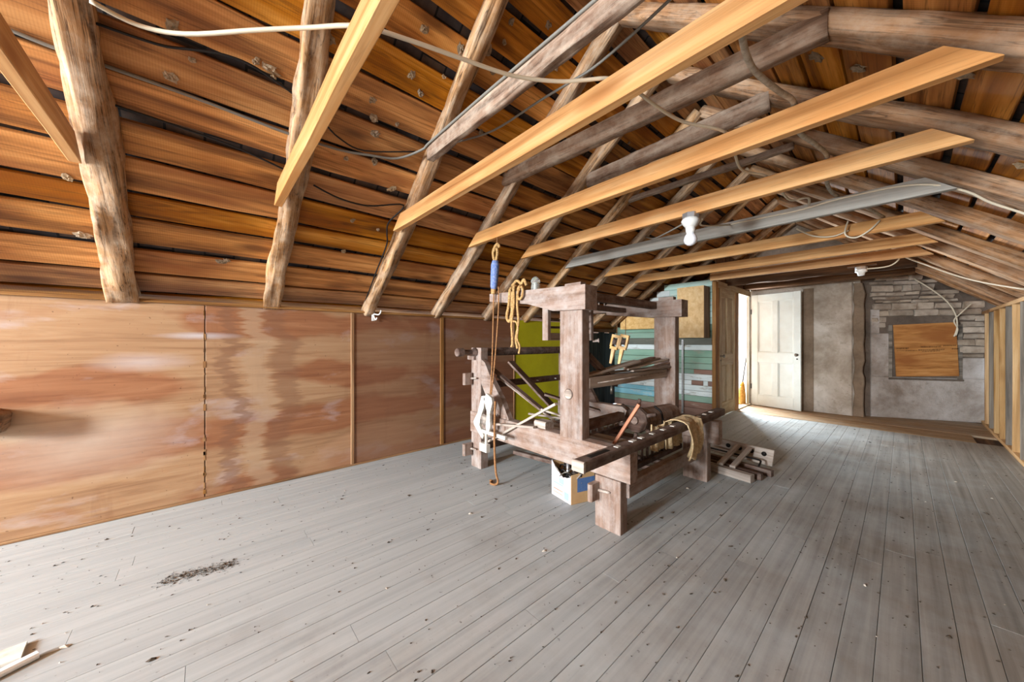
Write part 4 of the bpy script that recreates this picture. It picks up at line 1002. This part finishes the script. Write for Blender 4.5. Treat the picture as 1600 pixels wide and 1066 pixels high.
for k in range(9):
    cx_, cy_ = R.uniform(-1.77, -1.62), R.uniform(2.06, 2.17)
    o = tube('wire_coil', [(cx_ + .05 * math.cos(a) * (1 + .2 * R.random()), cy_ + .05 * math.sin(a), .17 + .015 * k * R.random() + .04 * math.sin(a * 1.3 + k)) for a in [j * .9 for j in range(9)]], .005, R.choice(['blackcable', 'metal', 'chrome', 'blackcable']))
    tag(o, 'coil of scrap wire inside the open cardboard carton', 'wire', 'scrap wire in the carton')
for k in range(3):
    o = turned('metal_tube', (-1.72 + k * .05, 2.1 + k * .02, .01), (-1.70 + k * .06, 2.08, .27 - .02 * k), [(.012, 0), (.012, 1)], ['chrome', 'metal', 'darkmetal'][k], None, 10)
    tag(o, ['bright metal tube standing in the cardboard carton', 'dull metal tube standing in the cardboard carton', 'black metal tube standing in the cardboard carton'][k], 'tube', 'tubes in the carton')

# dismantled loom parts lying beyond the far frame
pl = thing('peg_board', (-.98, 3.95, 0), 'grey board with a row of round holes, upper piece of the loom part pile', 'loom part')
a_, b_ = Vector((-1.42, 4.08, .10)), Vector((-.80, 3.98, .10))
beam('plank', a_, b_, .02, .15, 'loomgrey', pl, up=(0, .35, 1), segs=4, wob=.003)
for k in range(5):
    p = a_.lerp(b_, .2 + k * .17) + Vector((0, -.012, .025))
    turned('hole', p + Vector((0, -.002, 0)), p + Vector((0, .004, .0)), [(.021, 0), (.021, 1)], 'darkmetal', pl, 14)
def pilep(p0, p1, w, h, m_, lab): return tag(beam('loom_rail', p0, p1, w, h, m_, None, bev=.004, segs=3, wob=.003, seed=p0[1]), lab, 'loom part', 'dismantled loom parts on the floor')
pilep((-1.45, 3.56, .035), (-.84, 3.46, .035), .07, .065, 'loomgrey', 'pale thick rail at the front of the loom part pile')
pilep((-1.45, 3.70, .03), (-.80, 3.58, .03), .04, .055, 'loomdark', 'dark narrow rail second from the front of the loom part pile')
pilep((-1.40, 3.86, .03), (-.76, 3.74, .03), .05, .055, 'loomdark', 'long dark rail sticking out furthest from the loom part pile')
pilep((-1.10, 3.50, .085), (-1.08, 3.95, .165), .05, .022, 'loomgrey', 'short cross lath on the loom part pile nearest the far leg')
pilep((-1.0, 3.50, .085), (-.98, 3.93, .16), .045, .022, 'loomgrey', 'short cross lath on the loom part pile right of the first')
tag(tube('iron_rod', [(-1.35, 3.90, .10), (-1.0, 3.85, .10), (-.88, 3.83, .10), (-.86, 3.80, .095), (-.86, 3.74, .07)], .008, 'darkmetal'), 'bent black iron rod on the loom part pile', 'rod')

# ------------------------------------------------------------------ things on and before the partition
cab = thing('chipboard_cabinet', (-2.17, 5.75, 1.25), 'tall chipboard wall box standing on the ledge beside the tan door', 'cabinet')
box('front', (-2.38, 5.62, 1.252), (-1.985, 5.636, 2.04), 'chip', cab); box('side', (-2.0, 5.636, 1.252), (-1.984, 5.858, 2.04), 'studgrey', cab); box('side', (-2.38, 5.636, 1.252), (-2.364, 5.858, 2.04), 'chip', cab)
box('top', (-2.364, 5.636, 2.024), (-2.0, 5.858, 2.04), 'chip', cab); box('bottom', (-2.364, 5.636, 1.252), (-2.0, 5.858, 1.268), 'chip', cab); box('back', (-2.364, 5.85, 1.268), (-2.0, 5.858, 2.024), 'chip', cab)
cab2 = thing('chipboard_cabinet', (-3.1, 5.78, 1.41), 'low wide chipboard wall box partly hidden by the far loom beam', 'cabinet')
box('front', (-3.42, 5.68, 1.41), (-2.62, 5.696, 1.70), 'chip', cab2); box('side', (-2.636, 5.696, 1.41), (-2.62, 5.9, 1.70), 'chip', cab2); box('side', (-3.42, 5.696, 1.41), (-3.404, 5.9, 1.70), 'chip', cab2)
box('top', (-3.404, 5.696, 1.684), (-2.636, 5.9, 1.70), 'chip', cab2); box('bottom', (-3.404, 5.696, 1.41), (-2.636, 5.9, 1.426), 'chip', cab2)
def pulley_hook(x, y, z, rz, lab, cord):
    t = thing('wooden_pulley', (x, y, z - .4), lab, 'pulley', 'wooden pulleys hanging from the loom', rz=rz)
    m0 = WM[t.name] @ Matrix.Translation((0, 0, .4)) @ Matrix.Rotation(.22, 4, 'Y')
    def pp(nm, lo, hi, m_, bev=.004):
        lo, hi = Vector(lo), Vector(hi); d = hi - lo; V, Fc = prism(d.z, d.x, d.y, bev=bev)
        mesh_obj(nm, V, Fc, m_, t, m0 @ Matrix.Translation((lo + hi) / 2) @ Matrix(((0, 1, 0, 0), (0, 0, 1, 0), (1, 0, 0, 0), (0, 0, 0, 1))))
    pp('cheek', (-.045, -.02, -.10), (-.022, .02, .01), 'chip'); pp('cheek', (.022, -.02, -.10), (.045, .02, .01), 'chip')
    pp('block_top', (-.045, -.021, .0), (.045, .021, .03), 'chip'); pp('block_bottom', (-.04, -.021, -.125), (.04, .021, -.095), 'chip')
    V, Fc = prism(.16, .05, .04, bev=.006, tw=.45, th=.6)
    mesh_obj('tail', V, Fc, 'chip', t, m0 @ Matrix.Translation((0, 0, -.2)) @ Matrix(((0, 0, 1, 0), (0, 1, 0, 0), (-1, 0, 0, 0), (0, 0, 0, 1))))
    wm = m0 @ Matrix.Translation((0, 0, -.045)) @ Matrix.Rotation(math.pi / 2, 4, 'Y') @ Matrix.Translation((0, 0, -.018))
    lathe('sheave', [(.035, 0), (.028, .018), (.035, .036)], 'loomdark', t, wm, 14)
    tube('hanging_string', [m0 @ Vector((0, 0, .03)), Vector((x + .01, y, z + .10)), Vector((x + .01, y, z + .285))], .003, 'twine', t)
    if cord:
        tube('weight_chain', [m0 @ Vector((0, 0, -.27)), Vector((x - .06, y, z - .36)), Vector((x - .055, y, z - .52))], .007, 'darkmetal', t, wob=.8)
        turned('weight', (x - .055, y, z - .60), (x - .055, y, z - .51), [(.014, 0), (.016, .5), (.008, 1)], 'metal', t, 10)
pulley_hook(-2.00, 3.24, 1.235, .2, 'left wooden pulley of the pair, with a chain and weight below', True)
pulley_hook(-1.90, 3.24, 1.235, .2, 'right wooden pulley of the pair, without a chain', False)
# perforated strip hanging from the ledge
ps = thing('perforated_strip', (-2.39, 5.85, .02), 'long perforated metal strip hanging from the ledge on the partition', 'strip')
box('strip', (-2.405, 5.848, .02), (-2.375, 5.853, 1.22), 'chrome', ps, .001)
hv, hf = [], []
for k in range(44):
    z = .05 + k * .0265; i0 = len(hv); hv += [(-2.397, 5.847, z), (-2.383, 5.847, z), (-2.383, 5.847, z + .013), (-2.397, 5.847, z + .013)]; hf.append((i0, i0 + 1, i0 + 2, i0 + 3))
mesh_obj('hole_row', hv, hf, 'darkmetal', ps)
# broom on the landing
br = thing('broom', (-2.02, 7.62, 0), 'straw broom with a grey handle leaning in the bright doorway', 'broom')
turned('handle', (-2.02, 7.66, .40), (-1.96, 7.745, 1.08), [(.012, 0), (.012, .95), (.006, 1)], 'broomhandle', br, 10)
turned('binding', (-2.026, 7.655, .33), (-2.02, 7.66, .42), [(.045, 0), (.04, .4), (.02, 1)], 'straw', br, 12)
turned('straw_head', (-2.04, 7.63, .0), (-2.026, 7.655, .34), [(.075, 0), (.08, .1), (.07, .5), (.05, .9), (.045, 1)], 'straw', br, 14)

# ------------------------------------------------------------------ white trim pieces on the floor, lower left
wt = tag(beam('trim_offcut', (-1.94, -.97, .012), (-2.174, -.474, .012), .036, .022, 'whitetrim', None, bev=.007), 'white rounded trim strip lying on the floor at the lower left corner', 'trim strip')
pt = tag(beam('white_board_offcut', (-2.21, -.97, .006), (-2.25, -.522, .006), .105, .012, 'whitewood', None, bev=.002), 'flat white board offcut behind the trim strip at the lower left', 'board')

# ------------------------------------------------------------------ crumbs and chips on the floor
def crumbs(name, n_, areaf, m_, label, smin, smax, seed):
    r = random.Random(seed); V, Fc = [], []
    for k in range(n_):
        x, y = areaf(r); s = r.uniform(smin, smax) * (1 + 1.5 * (r.random() > .93)); a = r.uniform(0, 6.28); el = r.uniform(.5, 2.2)
        i0 = len(V)
        for q in range(5):
            t = a + q * 1.2566; dx, dy = s * el * math.cos(q * 1.2566), s * math.sin(q * 1.2566)
            V.append((x + dx * math.cos(a) - dy * math.sin(a), y + dx * math.sin(a) + dy * math.cos(a), .0015))
        V.append((x, y, .0015 + s * r.uniform(.4, 1.0)))
        for q in range(5): Fc.append((i0 + q, i0 + (q + 1) % 5, i0 + 5))
    return tag(mesh_obj(name, V, Fc, m_), label, 'debris', kind='stuff')
crumbs('floor_crumbs', 2400, lambda r: (r.uniform(-3.45, .7), r.uniform(-1.0, 6.6)), 'dirt', 'dark crumbs scattered over the grey floor', .001, .0045, 1)
crumbs('pale_chips', 260, lambda r: (r.uniform(-3.2, .7), r.uniform(-.6, 6.6)), 'chipw', 'pale plaster chips scattered over the grey floor', .001, .005, 2)
crumbs('dirt_patch', 900, lambda r: (lambda t: (-2.42 + .03 * t + r.gauss(0, .025), -.02 + .14 * t + r.gauss(0, .02)))(r.uniform(-1, 1)), 'dirt', 'dense patch of dark droppings on the floor below the plywood wall', .0008, .0026, 3)
